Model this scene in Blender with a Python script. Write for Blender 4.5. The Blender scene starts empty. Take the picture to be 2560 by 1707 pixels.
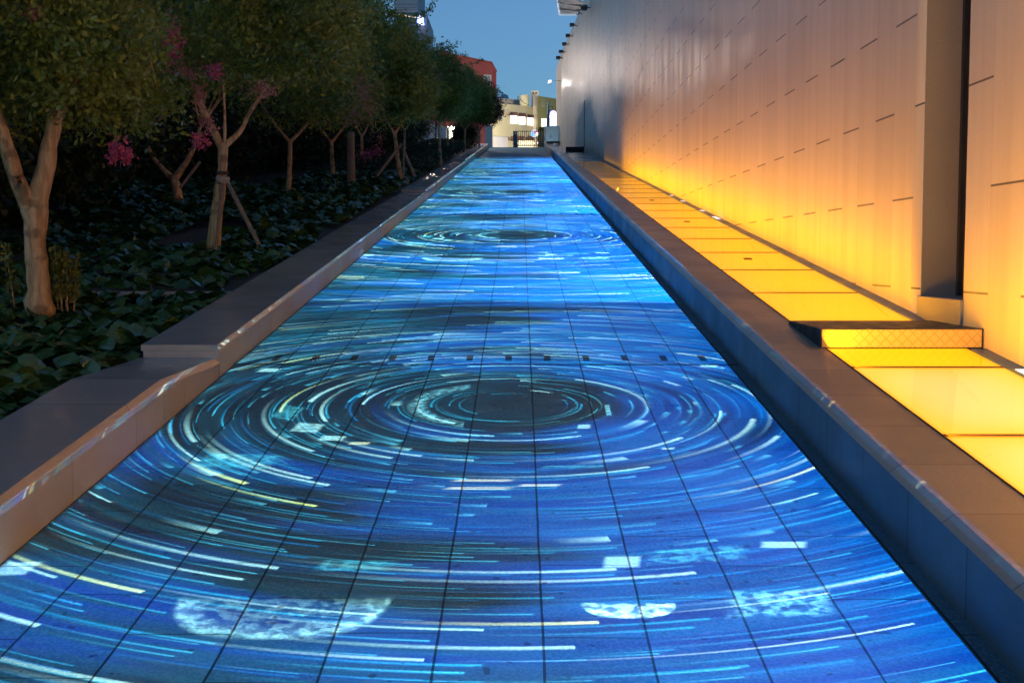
import bpy, bmesh, math, random
import numpy as np
from mathutils import Vector, Matrix, Euler

# ------------------------------------------------------------------ camera, sky, exposure
KS = 1.8                    # design units -> metres (applied to the whole scene at the very end)
S = 0.1135                  # slope of the ramp
H = 1.5                     # camera above the ramp at y = 0
F = 3000.0                  # focal length in photo pixels
PW, PH = 2560, 1707
SC = bpy.context.scene
C = SC.collection
cam_d = bpy.data.cameras.new('camera')
cam_d.sensor_width = 36.0
cam_d.lens = F / PW * 36.0
cam_d.clip_start = 0.05
cam_d.clip_end = 5000
cam = bpy.data.objects.new('camera', cam_d)
C.objects.link(cam)
PITCH = math.atan(208.5 / F)
YAW = math.atan(20 / F)
cam.location = (0, 0, H)
cam.rotation_euler = (math.radians(90) - PITCH, 0, YAW)
SC.camera = cam
CR = Euler((math.radians(90) - PITCH, 0, YAW)).to_matrix()

world = bpy.data.worlds.new('World')
SC.world = world
world.use_nodes = True
wnt = world.node_tree
wnt.nodes.clear()
wo = wnt.nodes.new('ShaderNodeOutputWorld')
wb = wnt.nodes.new('ShaderNodeBackground')
sky = wnt.nodes.new('ShaderNodeTexSky')
sky.sky_type = 'NISHITA'
sky.sun_disc = False
sky.sun_elevation = math.radians(9.0)
sky.sun_rotation = math.radians(215)
sky.air_density = 1.3
sky.dust_density = 0.4
sky.ozone_density = 3.0
wb.inputs['Strength'].default_value = 0.086
whs = wnt.nodes.new('ShaderNodeHueSaturation')
whs.inputs['Saturation'].default_value = 0.8
wnt.links.new(sky.outputs[0], whs.inputs['Color'])
wtint = wnt.nodes.new('ShaderNodeMix')       # blue hour
wtint.data_type = 'RGBA'
wtint.blend_type = 'MULTIPLY'
wtint.inputs[0].default_value = 1.0
wtint.inputs[7].default_value = (0.62, 1.06, 1.72, 1)
wnt.links.new(whs.outputs[0], wtint.inputs[6])
wnt.links.new(wtint.outputs[2], wb.inputs['Color'])
wnt.links.new(wb.outputs[0], wo.inputs['Surface'])

SC.view_settings.view_transform = 'Standard'
SC.view_settings.look = 'None'
SC.view_settings.exposure = 0.0
SC.view_settings.gamma = 1.0
SC.render.engine = 'CYCLES'
SC.cycles.max_bounces = 6
SC.cycles.diffuse_bounces = 3
SC.cycles.glossy_bounces = 3
SC.cycles.sample_clamp_indirect = 6.0
SC.cycles.caustics_reflective = False
SC.cycles.caustics_refractive = False

ZC = 7.6 - H + H            # height of the crest street (world z)
YC = 67.0                   # where the ramp ends


def zr(y):
    return S * min(y, YC)


def ray(px, py):
    d = Vector(((px - PW / 2) / F, -(py - PH / 2) / F, -1.0))
    return CR @ d


def at(px, py, Y):
    """world point seen at photo pixel (px,py) at distance y = Y"""
    d = ray(px, py)
    return Vector((0, 0, H)) + d * (Y / d.y)


def onramp(px, py, h=0.0):
    d = ray(px, py)
    t = (H - h) / (S * d.y - d.z)
    return Vector((0, 0, H)) + d * t


# ------------------------------------------------------------------ node expressions
class X:
    """a float socket with arithmetic"""
    def __init__(s, g, sock):
        s.g, s.k = g, sock

    def _m(s, op, *a, clamp=False):
        n = s.g.nodes.new('ShaderNodeMath')
        n.operation = op
        n.use_clamp = clamp
        for i, v in enumerate((s,) + a):
            if isinstance(v, X):
                s.g.links.new(v.k, n.inputs[i])
            else:
                n.inputs[i].default_value = v
        return X(s.g, n.outputs[0])

    def __add__(s, o): return s._m('ADD', o)
    __radd__ = __add__
    def __mul__(s, o): return s._m('MULTIPLY', o)
    __rmul__ = __mul__
    def __sub__(s, o): return s._m('SUBTRACT', o)
    def __rsub__(s, o): return s._m('MULTIPLY_ADD', -1.0, o)
    def __truediv__(s, o): return s._m('DIVIDE', o)
    def __rtruediv__(s, o): return s._m('POWER', -1.0) * o
    def lt(s, o): return s._m('LESS_THAN', o)
    def gt(s, o): return s._m('GREATER_THAN', o)
    def abs(s): return s._m('ABSOLUTE')
    def floor(s): return s._m('FLOOR')
    def fract(s): return s._m('FRACT')
    def sqrt(s): return s._m('SQRT')
    def pow(s, o): return s._m('POWER', o)
    def mod(s, o): return s._m('FLOORED_MODULO', o)
    def min(s, o): return s._m('MINIMUM', o)
    def max(s, o): return s._m('MAXIMUM', o)
    def clamp(s): return s._m('ADD', 0.0, clamp=True)
    def sin(s): return s._m('SINE')
    def round(s): return s._m('ROUND')
    def atan2(s, o): return s._m('ARCTAN2', o)

    def ramp(s, a, b, lo=0.0, hi=1.0, smooth=True):
        n = s.g.nodes.new('ShaderNodeMapRange')
        n.interpolation_type = 'SMOOTHSTEP' if smooth else 'LINEAR'
        s.g.links.new(s.k, n.inputs['Value'])
        n.inputs['From Min'].default_value = a
        n.inputs['From Max'].default_value = b
        n.inputs['To Min'].default_value = lo
        n.inputs['To Max'].default_value = hi
        return X(s.g, n.outputs['Result'])


def xyz(g, x, y, z):
    n = g.nodes.new('ShaderNodeCombineXYZ')
    for i, v in enumerate((x, y, z)):
        if isinstance(v, X):
            g.links.new(v.k, n.inputs[i])
        else:
            n.inputs[i].default_value = v
    return n.outputs[0]


def sep(g, v):
    n = g.nodes.new('ShaderNodeSeparateXYZ')
    g.links.new(v, n.inputs[0])
    return [X(g, n.outputs[i]) for i in range(3)]


def noise(g, vec, scale=1.0, detail=2.0, rough=0.5):
    n = g.nodes.new('ShaderNodeTexNoise')
    n.inputs['Scale'].default_value = scale
    n.inputs['Detail'].default_value = detail
    n.inputs['Roughness'].default_value = rough
    g.links.new(vec, n.inputs['Vector'])
    return X(g, n.outputs[0])


def white(g, vec):
    n = g.nodes.new('ShaderNodeTexWhiteNoise')
    n.noise_dimensions = '3D'
    g.links.new(vec, n.inputs['Vector'])
    return X(g, n.outputs['Value']), sep(g, n.outputs['Color'])


def mixc(g, f, a, b, mode='MIX'):
    n = g.nodes.new('ShaderNodeMix')
    n.data_type = 'RGBA'
    n.blend_type = mode
    n.clamp_factor = True
    for i, v in ((0, f), (6, a), (7, b)):
        if isinstance(v, X):
            g.links.new(v.k, n.inputs[i])
        elif isinstance(v, (int, float)):
            n.inputs[i].default_value = v
        elif isinstance(v, tuple):
            n.inputs[i].default_value = (v[0], v[1], v[2], 1)
        else:
            g.links.new(v, n.inputs[i])
    return n.outputs[2]


def vadd_scaled(g, base, col, fac):
    """base + col*fac"""
    n = g.nodes.new('ShaderNodeVectorMath')
    n.operation = 'SCALE'
    if isinstance(col, tuple):
        n.inputs[0].default_value = col
    else:
        g.links.new(col, n.inputs[0])
    g.links.new(fac.k, n.inputs['Scale'])
    if base is None:
        return n.outputs[0]
    m = g.nodes.new('ShaderNodeVectorMath')
    m.operation = 'ADD'
    g.links.new(base, m.inputs[0])
    g.links.new(n.outputs[0], m.inputs[1])
    return m.outputs[0]


MATS = {}


def mat(name, col=(0.5, 0.5, 0.5), rough=0.6, metal=0.0, emit=None, es=0.0, spec=0.5):
    m = bpy.data.materials.new(name)
    m.use_nodes = True
    b = m.node_tree.nodes['Principled BSDF']
    b.inputs['Base Color'].default_value = (*col, 1)
    b.inputs['Roughness'].default_value = rough
    b.inputs['Metallic'].default_value = metal
    b.inputs['Specular IOR Level'].default_value = spec
    if emit:
        b.inputs['Emission Color'].default_value = (*emit, 1)
        b.inputs['Emission Strength'].default_value = es
    MATS[name] = m
    return m


def objco(g):
    """object coordinates brought back to design units"""
    t = g.nodes.new('ShaderNodeTexCoord')
    n = g.nodes.new('ShaderNodeVectorMath')
    n.operation = 'SCALE'
    g.links.new(t.outputs['Object'], n.inputs[0])
    n.inputs['Scale'].default_value = 1 / KS
    return n.outputs[0]


def bump(m, h, strength=0.3, dist=0.01):
    g = m.node_tree
    n = g.nodes.new('ShaderNodeBump')
    n.inputs['Strength'].default_value = strength
    n.inputs['Distance'].default_value = dist
    g.links.new(h.k, n.inputs['Height'])
    g.links.new(n.outputs[0], g.nodes['Principled BSDF'].inputs['Normal'])


def speckle(name, col, rough=0.6, amt=0.35, scale=18.0, fine=120.0, metal=0.0, b=0.15, spec=0.5):
    """a base colour broken by two noises (stone, concrete, bark, plaster)"""
    m = mat(name, col, rough, metal, spec=spec)
    g = m.node_tree
    co = objco(g)
    n1 = noise(g, co, scale, 4)
    n2 = noise(g, co, fine, 2)
    f = (n1 * 0.6 + n2 * 0.4).ramp(0.3, 0.7)
    c = mixc(g, f, tuple(x * (1 - amt) for x in col), tuple(min(1, x * (1 + amt)) for x in col))
    g.links.new(c, g.nodes['Principled BSDF'].inputs['Base Color'])
    g.links.new((n1.ramp(0.3, 0.7, rough * 0.8, min(1, rough * 1.2))).k, g.nodes['Principled BSDF'].inputs['Roughness'])
    bump(m, n2, b, 0.01)
    return m


# ------------------------------------------------------------------ materials
def m_paving():
    m = mat('granite_paving', (0.22, 0.22, 0.23), 0.55, spec=0.25)
    g = m.node_tree
    co = objco(g)
    x, y, z = sep(g, co)
    tw, tl = 0.307, 0.58
    u = (x + 1.775) / tw
    i = u.floor()
    fu = u.fract()
    r, rc = white(g, xyz(g, i, 3.0, 1.0))
    # every second column shifted by half a slab, with slight irregularity
    off = (i * 0.5).fract() + r * 0.1
    v = y / tl + off
    j = v.floor()
    fv = v.fract()
    wob = (noise(g, co, 3.0, 2) - 0.5) * 0.03
    jx = ((fu - 0.5 + wob).abs()).gt(0.5 - 0.013)
    jy = ((fv - 0.5 + wob * 0.5).abs()).gt(0.5 - 0.007)
    t, tc = white(g, xyz(g, i, j, 7.0))
    wear = noise(g, co, 1.3, 5, 0.6)
    sp = noise(g, co, 90.0, 2)
    base = mixc(g, t, (0.045, 0.12, 0.16), (0.08, 0.185, 0.235))
    base = mixc(g, wear.ramp(0.35, 0.7, 0.0, 0.45), base, (0.04, 0.09, 0.115))
    base = mixc(g, sp.ramp(0.4, 0.62, 0.0, 0.35), base, (0.22, 0.30, 0.33))
    spots = noise(g, co, 26.0, 0).gt(0.80)
    base = mixc(g, spots * 0.7, base, (0.04, 0.035, 0.04))
    base = mixc(g, jx * 0.94, base, (0.01, 0.012, 0.016))
    base = mixc(g, jy * 0.7, base, (0.02, 0.022, 0.026))
    g.links.new(base, g.nodes['Principled BSDF'].inputs['Base Color'])
    g.links.new((wear.ramp(0.3, 0.7, 0.5, 0.7)).k, g.nodes['Principled BSDF'].inputs['Roughness'])
    bump(m, sp * 0.15 - jx - jy * 0.6 + t * 0.1, 0.35, 0.006)
    return m


def m_cladding():
    m = mat('wall_cladding', (0.6, 0.58, 0.55), 0.42)
    g = m.node_tree
    co = objco(g)
    x, y, z = sep(g, co)
    pw, ph = 0.43, 1.17
    u = (y - 7.85) / pw
    i = u.floor()
    fu = u.fract()
    par = (i * 0.5).fract() * 2.0          # 0 or 1
    v = (z - 1.5 - 1.56 + 11.7) / ph + par * 0.5
    j = v.floor()
    fv = v.fract()
    # open horizontal joint, wide enough to read as a dark dash
    dash = ((fv - 0.5).abs()).gt(0.5 - 0.0052)
    vj = ((fu - 0.5).abs()).gt(0.5 - 0.006)
    t, tc = white(g, xyz(g, i, j, 2.0))
    tt, _ = white(g, xyz(g, i, 5.0, 9.0))
    st = noise(g, xyz(g, y * 5.0, z * 0.35, x), 1.0, 4, 0.6)
    sp = noise(g, co, 60.0, 2)
    base = mixc(g, t * 0.6 + tt * 0.4, (0.56, 0.47, 0.35), (0.69, 0.585, 0.45))
    base = mixc(g, st.ramp(0.4, 0.72, 0.0, 0.35), base, (0.46, 0.385, 0.28))
    base = mixc(g, sp.ramp(0.35, 0.7, 0.0, 0.15), base, (0.38, 0.37, 0.36))
    base = mixc(g, dash * 0.85, base, (0.02, 0.02, 0.02))
    base = mixc(g, vj * 0.24, base, (0.1, 0.1, 0.1))
    g.links.new(base, g.nodes['Principled BSDF'].inputs['Base Color'])
    g.links.new((st.ramp(0.3, 0.7, 0.40, 0.52)).k, g.nodes['Principled BSDF'].inputs['Roughness'])
    bump(m, sp * 0.12 - dash * 0.8 - vj * 0.15 + t * 0.1, 0.3, 0.006)
    return m


def m_slabs(name, col, period, jointw=0.012, rough=0.45, off=0.0, slopey=True, amt=0.25, jdark=0.3):
    """stone cut in lengths along y"""
    m = mat(name, col, rough)
    g = m.node_tree
    co = objco(g)
    x, y, z = sep(g, co)
    u = (y + off) / period
    i = u.floor()
    j = ((u.fract() - 0.5).abs()).gt(0.5 - jointw / period / 2)
    t, _ = white(g, xyz(g, i, 1.0, 4.0))
    n1 = noise(g, co, 2.2, 5, 0.6)
    n2 = noise(g, co, 110.0, 2)
    lo = tuple(c * (1 - amt) for c in col)
    hi = tuple(c * (1 + amt) for c in col)
    base = mixc(g, t * 0.45 + n1 * 0.5, lo, hi)
    base = mixc(g, n2.ramp(0.35, 0.65, 0.0, 0.3), base, tuple(c * 0.6 for c in col))
    base = mixc(g, j * 0.8, base, tuple(c * jdark for c in col))
    g.links.new(base, g.nodes['Principled BSDF'].inputs['Base Color'])
    g.links.new((n1.ramp(0.3, 0.7, rough * 0.75, rough * 1.25)).k, g.nodes['Principled BSDF'].inputs['Roughness'])
    bump(m, n2 * 0.2 - j + t * 0.1, 0.25, 0.005)
    return m


def m_panel(name, col, strength, white_amt=0.0):
    """lit glass: an emitting diffuser behind a glass face that mirrors more at grazing view"""
    m = bpy.data.materials.new(name)
    m.use_nodes = True
    g = m.node_tree
    g.nodes.clear()
    out = g.nodes.new('ShaderNodeOutputMaterial')
    em = g.nodes.new('ShaderNodeEmission')
    co = objco(g)
    x, y, z = sep(g, co)
    n = noise(g, co, 1.7, 3)
    c = mixc(g, n.ramp(0.35, 0.7, 0.0, 0.5), col, (col[0], col[1] * 1.12, col[2] + 0.02))
    # LEDs under the glass: brighter towards the middle, amber towards the frame
    ex = (x.abs() / 0.384).clamp()
    ey = (y.abs() / 0.655).clamp()
    c = mixc(g, (1.0 - ex.pow(2.5)) * (1.0 - ey.pow(3.0)) * 0.8, c, (col[0], col[1] * 1.22, col[2] * 3.0 + white_amt))
    c = mixc(g, ex.ramp(0.9, 1.0, 0.0, 0.45), c, (col[0] * 0.7, col[1] * 0.62, 0.0))
    c = mixc(g, ey.ramp(0.94, 1.0, 0.0, 0.6), c, (col[0] * 0.5, col[1] * 0.4, 0.0))
    gr = noise(g, co, 30.0, 2).gt(0.76)
    c = mixc(g, gr * 0.3, c, (col[0] * 0.5, col[1] * 0.35, 0.0))
    g.links.new(c, em.inputs['Color'])
    em.inputs['Strength'].default_value = strength
    gl = g.nodes.new('ShaderNodeBsdfGlossy')
    gl.inputs['Roughness'].default_value = 0.06
    gl.inputs['Color'].default_value = (0.8, 0.8, 0.8, 1)
    fr = g.nodes.new('ShaderNodeFresnel')
    fr.inputs['IOR'].default_value = 1.3
    mx = g.nodes.new('ShaderNodeMixShader')
    g.links.new(fr.outputs[0], mx.inputs[0])
    g.links.new(em.outputs[0], mx.inputs[1])
    g.links.new(gl.outputs[0], mx.inputs[2])
    g.links.new(mx.outputs[0], out.inputs['Surface'])
    return m


def m_leaf(name, a, b, rough=0.5, tr=0.15, spec=0.5):
    m = mat(name, a, rough, spec=spec)
    g = m.node_tree
    co = objco(g)
    n1 = noise(g, co, 1.6, 3)
    n2, _ = white(g, xyz(g, *[(c * 14.0).floor() for c in sep(g, co)]))
    c = mixc(g, (n1.ramp(0.3, 0.7) * 0.6 + n2 * 0.4), a, b)
    g.links.new(c, g.nodes['Principled BSDF'].inputs['Base Color'])
    if tr:
        t = g.nodes.new('ShaderNodeBsdfTranslucent')
        g.links.new(c, t.inputs['Color'])
        mx = g.nodes.new('ShaderNodeMixShader')
        mx.inputs[0].default_value = tr
        out = g.nodes['Material Output']
        g.links.new(g.nodes['Principled BSDF'].outputs[0], mx.inputs[1])
        g.links.new(t.outputs[0], mx.inputs[2])
        g.links.new(mx.outputs[0], out.inputs['Surface'])
    return m


def m_bark():
    m = mat('smooth_bark', (0.35, 0.24, 0.16), 0.75)
    g = m.node_tree
    co = objco(g)
    x, y, z = sep(g, co)
    n1 = noise(g, xyz(g, x * 24.0, y * 24.0, z * 2.2), 1.0, 5, 0.65)
    n2 = noise(g, co, 6.0, 4)
    c = mixc(g, n1.ramp(0.35, 0.7), (0.40, 0.23, 0.10), (0.72, 0.48, 0.26))
    c = mixc(g, n2.ramp(0.52, 0.62, 0.0, 0.7), c, (0.15, 0.08, 0.04))
    g.links.new(c, g.nodes['Principled BSDF'].inputs['Base Color'])
    bump(m, n1, 0.8, 0.03)
    return m


def m_tread():
    m = mat('checker_plate', (0.62, 0.46, 0.2), 0.4, 0.2)
    g = m.node_tree
    co = objco(g)
    x, y, z = sep(g, co)
    k = 17.0
    a = (x + z) * k
    b = (x - z) * k
    ia, ib = a.floor(), b.floor()
    par = ((ia + ib) * 0.5).fract() * 2.0
    fa, fb = (a * 4.0).fract(), (b * 4.0).fract()
    bars = (fa.gt(0.45)) * par + (fb.gt(0.45)) * (1.0 - par)
    edge = (((a.fract() - 0.5).abs()).lt(0.4)) * (((b.fract() - 0.5).abs()).lt(0.4))
    bump(m, bars * edge, 1.0, 0.01)
    be = bars * edge
    cc = mixc(g, be, (0.56, 0.38, 0.14), (0.78, 0.58, 0.28))
    g.links.new(cc, g.nodes['Principled BSDF'].inputs['Base Color'])
    n = noise(g, co, 6.0, 3)
    g.links.new((n.ramp(0.3, 0.7, 0.3, 0.5)).k, g.nodes['Principled BSDF'].inputs['Roughness'])
    return m


M_PAVE = m_paving()
M_CLAD = m_cladding()
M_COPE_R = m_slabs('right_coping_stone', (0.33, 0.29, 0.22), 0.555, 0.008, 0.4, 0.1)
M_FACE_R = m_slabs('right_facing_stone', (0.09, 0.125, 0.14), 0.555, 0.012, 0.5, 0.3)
M_COPE_L = m_slabs('left_coping_stone', (0.38, 0.37, 0.35), 1.6, 0.008, 0.2, 0.2)
M_FACE_L = m_slabs('left_facing_stone', (0.44, 0.40, 0.37), 0.8, 0.008, 0.6, 0.1, amt=0.15, jdark=0.55)
M_SOIL = speckle('soil', (0.05, 0.04, 0.03), 0.95, 0.4, 8, 60)
M_GROUND = speckle('ground_earth', (0.07, 0.065, 0.06), 0.9, 0.3, 1.0, 8)
M_STREET = speckle('street_asphalt', (0.09, 0.09, 0.09), 0.8, 0.2, 2.0, 60)
M_BARK = m_bark()
M_LEAF = m_leaf('myrtle_leaves', (0.08, 0.17, 0.035), (0.34, 0.36, 0.06), 0.36, 0.35)
M_LEAF_D = m_leaf('dark_leaves', (0.018, 0.035, 0.012), (0.04, 0.06, 0.02), 0.6)
M_LEAF_P = m_leaf('purple_leaves', (0.045, 0.018, 0.03), (0.075, 0.035, 0.045), 0.55)
M_LEAF_B = m_leaf('broad_glossy_leaves', (0.025, 0.085, 0.03), (0.09, 0.16, 0.04), 0.22, 0.08, 0.8)
M_LEAF_Y = m_leaf('young_yellow_leaves', (0.10, 0.13, 0.02), (0.17, 0.18, 0.03), 0.5)
M_PETAL = m_leaf('pink_petals', (0.55, 0.06, 0.16), (0.75, 0.18, 0.28), 0.6, 0.3)
M_PETAL2 = m_leaf('faded_petals', (0.42, 0.16, 0.14), (0.55, 0.26, 0.20), 0.6, 0.3)
M_STAKE = speckle('stake_wood', (0.26, 0.19, 0.13), 0.8, 0.3, 20, 90)
M_TIE = speckle('tie_cloth', (0.5, 0.42, 0.34), 0.9, 0.2, 30, 90)
M_TIE_D = speckle('tie_rubber', (0.05, 0.04, 0.04), 0.8, 0.2, 30, 90)
M_STEEL = speckle('brushed_steel', (0.42, 0.45, 0.50), 0.35, 0.15, 6, 80, 0.9, 0.05)
M_RAIL = speckle('blue_grey_metal', (0.04, 0.13, 0.26), 0.4, 0.25, 3, 60, 0.0, 0.05)
M_DARKMETAL = speckle('dark_metal', (0.05, 0.05, 0.055), 0.5, 0.2, 10, 80, 0.6, 0.05)
M_FRAME = speckle('panel_frame_metal', (0.12, 0.06, 0.02), 0.6, 0.2, 10, 80, 0.0, 0.05)
M_NICHE = speckle('niche_sheet', (0.26, 0.235, 0.22), 0.5, 0.08, 2, 60, 0.0, 0.05)
M_BLACK = speckle('black_rubber', (0.012, 0.012, 0.013), 0.8, 0.2, 20, 90)
M_TREAD = m_tread()
M_WHITE = mat('white_paint', (0.8, 0.8, 0.8), 0.4)

YEL = (1.0, 0.315, 0.0)
M_GLASS = [m_panel('lit_glass_bright', (1.0, 0.35, 0.02), 2.5, 0.07), m_panel('lit_glass', YEL, 2.4),
           m_panel('lit_glass_soft', (1.0, 0.36, 0.004), 1.5), m_panel('lit_glass_dim', (1.0, 0.45, 0.04), 0.4)]


# ------------------------------------------------------------------ object helpers
def tag(o, label=None, cat=None, group=None, kind=None):
    if label: o['label'] = label
    if cat: o['category'] = cat
    if group: o['group'] = group
    if kind: o['kind'] = kind
    return o


def thing(name, label, cat, loc=(0, 0, 0), rz=0.0, group=None):
    o = bpy.data.objects.new(name, None)
    o.empty_display_size = 0.2
    C.objects.link(o)
    o.location = loc
    o.rotation_euler = (0, 0, rz)
    return tag(o, label, cat, group)


def link(name, me, m, parent=None):
    o = bpy.data.objects.new(name, me)
    C.objects.link(o)
    if m is not None:
        for mm in (m if isinstance(m, (list, tuple)) else [m]):
            me.materials.append(mm)
    if parent is not None:
        o.parent = parent
    return o


class MB:
    """collects shapes into one mesh (coordinates relative to origin o)"""
    def __init__(s, o=(0, 0, 0)):
        s.v, s.f, s.mi, s.o, s.cur = [], [], [], Vector(o), 0

    def add(s, vs, fs):
        n = len(s.v)
        s.v += [tuple(Vector(p) - s.o) for p in vs]
        s.f += [tuple(i + n for i in f) for f in fs]
        s.mi += [s.cur] * len(fs)
        return s

    def hexa(s, p):
        """p: 4 bottom points then 4 top points, same winding"""
        return s.add(p, [(3, 2, 1, 0), (4, 5, 6, 7), (0, 1, 5, 4), (1, 2, 6, 5), (2, 3, 7, 6), (3, 0, 4, 7)])

    def box(s, x0, x1, y0, y1, z0, z1, rot=None, piv=None):
        p = [Vector(q) for q in ((x0, y0, z0), (x1, y0, z0), (x1, y1, z0), (x0, y1, z0), (x0, y0, z1), (x1, y0, z1), (x1, y1, z1), (x0, y1, z1))]
        if rot is not None:
            piv = Vector(piv)
            p = [rot @ (q - piv) + piv for q in p]
        return s.hexa(p)

    def rbox(s, x0, x1, y0, y1, h0, h1):
        """box that follows the ramp: heights above the ramp"""
        return s.hexa([(x0, y0, zr(y0) + h0), (x1, y0, zr(y0) + h0), (x1, y1, zr(y1) + h0), (x0, y1, zr(y1) + h0),
                       (x0, y0, zr(y0) + h1), (x1, y0, zr(y0) + h1), (x1, y1, zr(y1) + h1), (x0, y1, zr(y1) + h1)])

    def tube(s, pts, rad, n=8, cap=True):
        pts = [Vector(p) for p in pts]
        vs, fs = [], []
        for k, p in enumerate(pts):
            t = (pts[min(k + 1, len(pts) - 1)] - pts[max(k - 1, 0)]).normalized()
            a = t.orthogonal() if abs(t.z) < 0.9 else Vector((1, 0, 0)) - t * t.x
            a.normalize()
            if abs(t.z) < 0.9:
                a = t.cross(Vector((0, 0, 1))).normalized()
            b = t.cross(a).normalized()
            r = rad[k] if isinstance(rad, (list, tuple)) else rad
            for q in range(n):
                w = 2 * math.pi * q / n
                vs.append(p + (a * math.cos(w) + b * math.sin(w)) * r)
        for k in range(len(pts) - 1):
            for q in range(n):
                fs.append((k * n + q, k * n + (q + 1) % n, (k + 1) * n + (q + 1) % n, (k + 1) * n + q))
        if cap:
            fs.append(tuple(range(n))[::-1])
            fs.append(tuple((len(pts) - 1) * n + q for q in range(n)))
        return s.add(vs, fs)

    def prism(s, poly, z0, z1):
        n = len(poly)
        return s.add([(x, y, z0) for x, y in poly] + [(x, y, z1) for x, y in poly],
                     [tuple(range(n))[::-1], tuple(range(n, 2 * n))] + [(i, (i + 1) % n, n + (i + 1) % n, n + i) for i in range(n)])

    def build(s, name, m, parent=None, smooth=False, bevel=0.0):
        me = bpy.data.meshes.new(name)
        me.from_pydata(s.v, [], s.f)
        me.update()
        o = link(name, me, m, parent)
        if any(s.mi):
            me.polygons.foreach_set('material_index', s.mi)
        bm = bmesh.new()
        bm.from_mesh(me)
        bmesh.ops.recalc_face_normals(bm, faces=bm.faces)
        bm.to_mesh(me)
        bm.free()
        if smooth:
            me.polygons.foreach_set('use_smooth', [True] * len(me.polygons))
        if bevel:
            b = o.modifiers.new('bevel', 'BEVEL')
            b.width = bevel * KS
            b.segments = 2
            b.limit_method = 'ANGLE'
        return o


def copy_thing(root, loc=None, rz=None, label=None, scale=None):
    r = root.copy()
    C.objects.link(r)
    for ch in list(root.children):
        c = ch.copy()
        C.objects.link(c)
        c.parent = r
        for gch in list(ch.children):
            d = gch.copy()
            C.objects.link(d)
            d.parent = c
    if loc is not None: r.location = loc
    if rz is not None: r.rotation_euler = (0, 0, rz)
    if scale is not None: r.scale = scale
    if label: r['label'] = label
    return r


def leaf_mesh(name, pos, length, width, rng, up=0.0, fold=0.0):
    """one diamond leaf per position, numpy-built"""
    n = len(pos)
    d = rng.normal(size=(n, 3))
    d[:, 2] *= (1 - up)
    d /= np.linalg.norm(d, axis=1)[:, None] + 1e-9
    e = rng.normal(size=(n, 3))
    e -= (e * d).sum(1)[:, None] * d
    e /= np.linalg.norm(e, axis=1)[:, None] + 1e-9
    L = (length * rng.uniform(0.6, 1.3, n))[:, None]
    Wd = (width * rng.uniform(0.7, 1.3, n))[:, None]
    v = np.empty((n, 4, 3))
    v[:, 0] = pos - d * L * 0.5
    v[:, 1] = pos + e * Wd * 0.5
    v[:, 2] = pos + d * L * 0.5
    v[:, 3] = pos - e * Wd * 0.5
    return quads(name, v)


def quads(name, v):
    n = len(v)
    me = bpy.data.meshes.new(name)
    me.vertices.add(n * 4)
    me.vertices.foreach_set('co', v.reshape(-1).astype(np.float32))
    me.loops.add(n * 4)
    me.loops.foreach_set('vertex_index', np.arange(n * 4, dtype=np.int32))
    me.polygons.add(n)
    me.polygons.foreach_set('loop_start', np.arange(0, n * 4, 4, dtype=np.int32))
    me.polygons.foreach_set('loop_total', np.full(n, 4, dtype=np.int32))
    me.update()
    me.validate()
    return me


def clumps(rng, blobs, per, sig, flat=0.7):
    """leaf positions: clump centres inside ellipsoids, leaves gaussian round each"""
    out = []
    for (c, r, k) in blobs:
        d = rng.normal(size=(k, 3))
        d /= np.linalg.norm(d, axis=1)[:, None]
        rr = rng.uniform(0.25, 1.0, k) ** 0.5
        cc = np.array(c) + d * rr[:, None] * np.array(r)
        m = per
        p = np.repeat(cc, m, axis=0) + rng.normal(size=(k * m, 3)) * np.array([sig, sig, sig * flat]) * np.repeat(rng.uniform(0.5, 1.5, k), m)[:, None]
        out.append(p)
    return np.concatenate(out)


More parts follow.
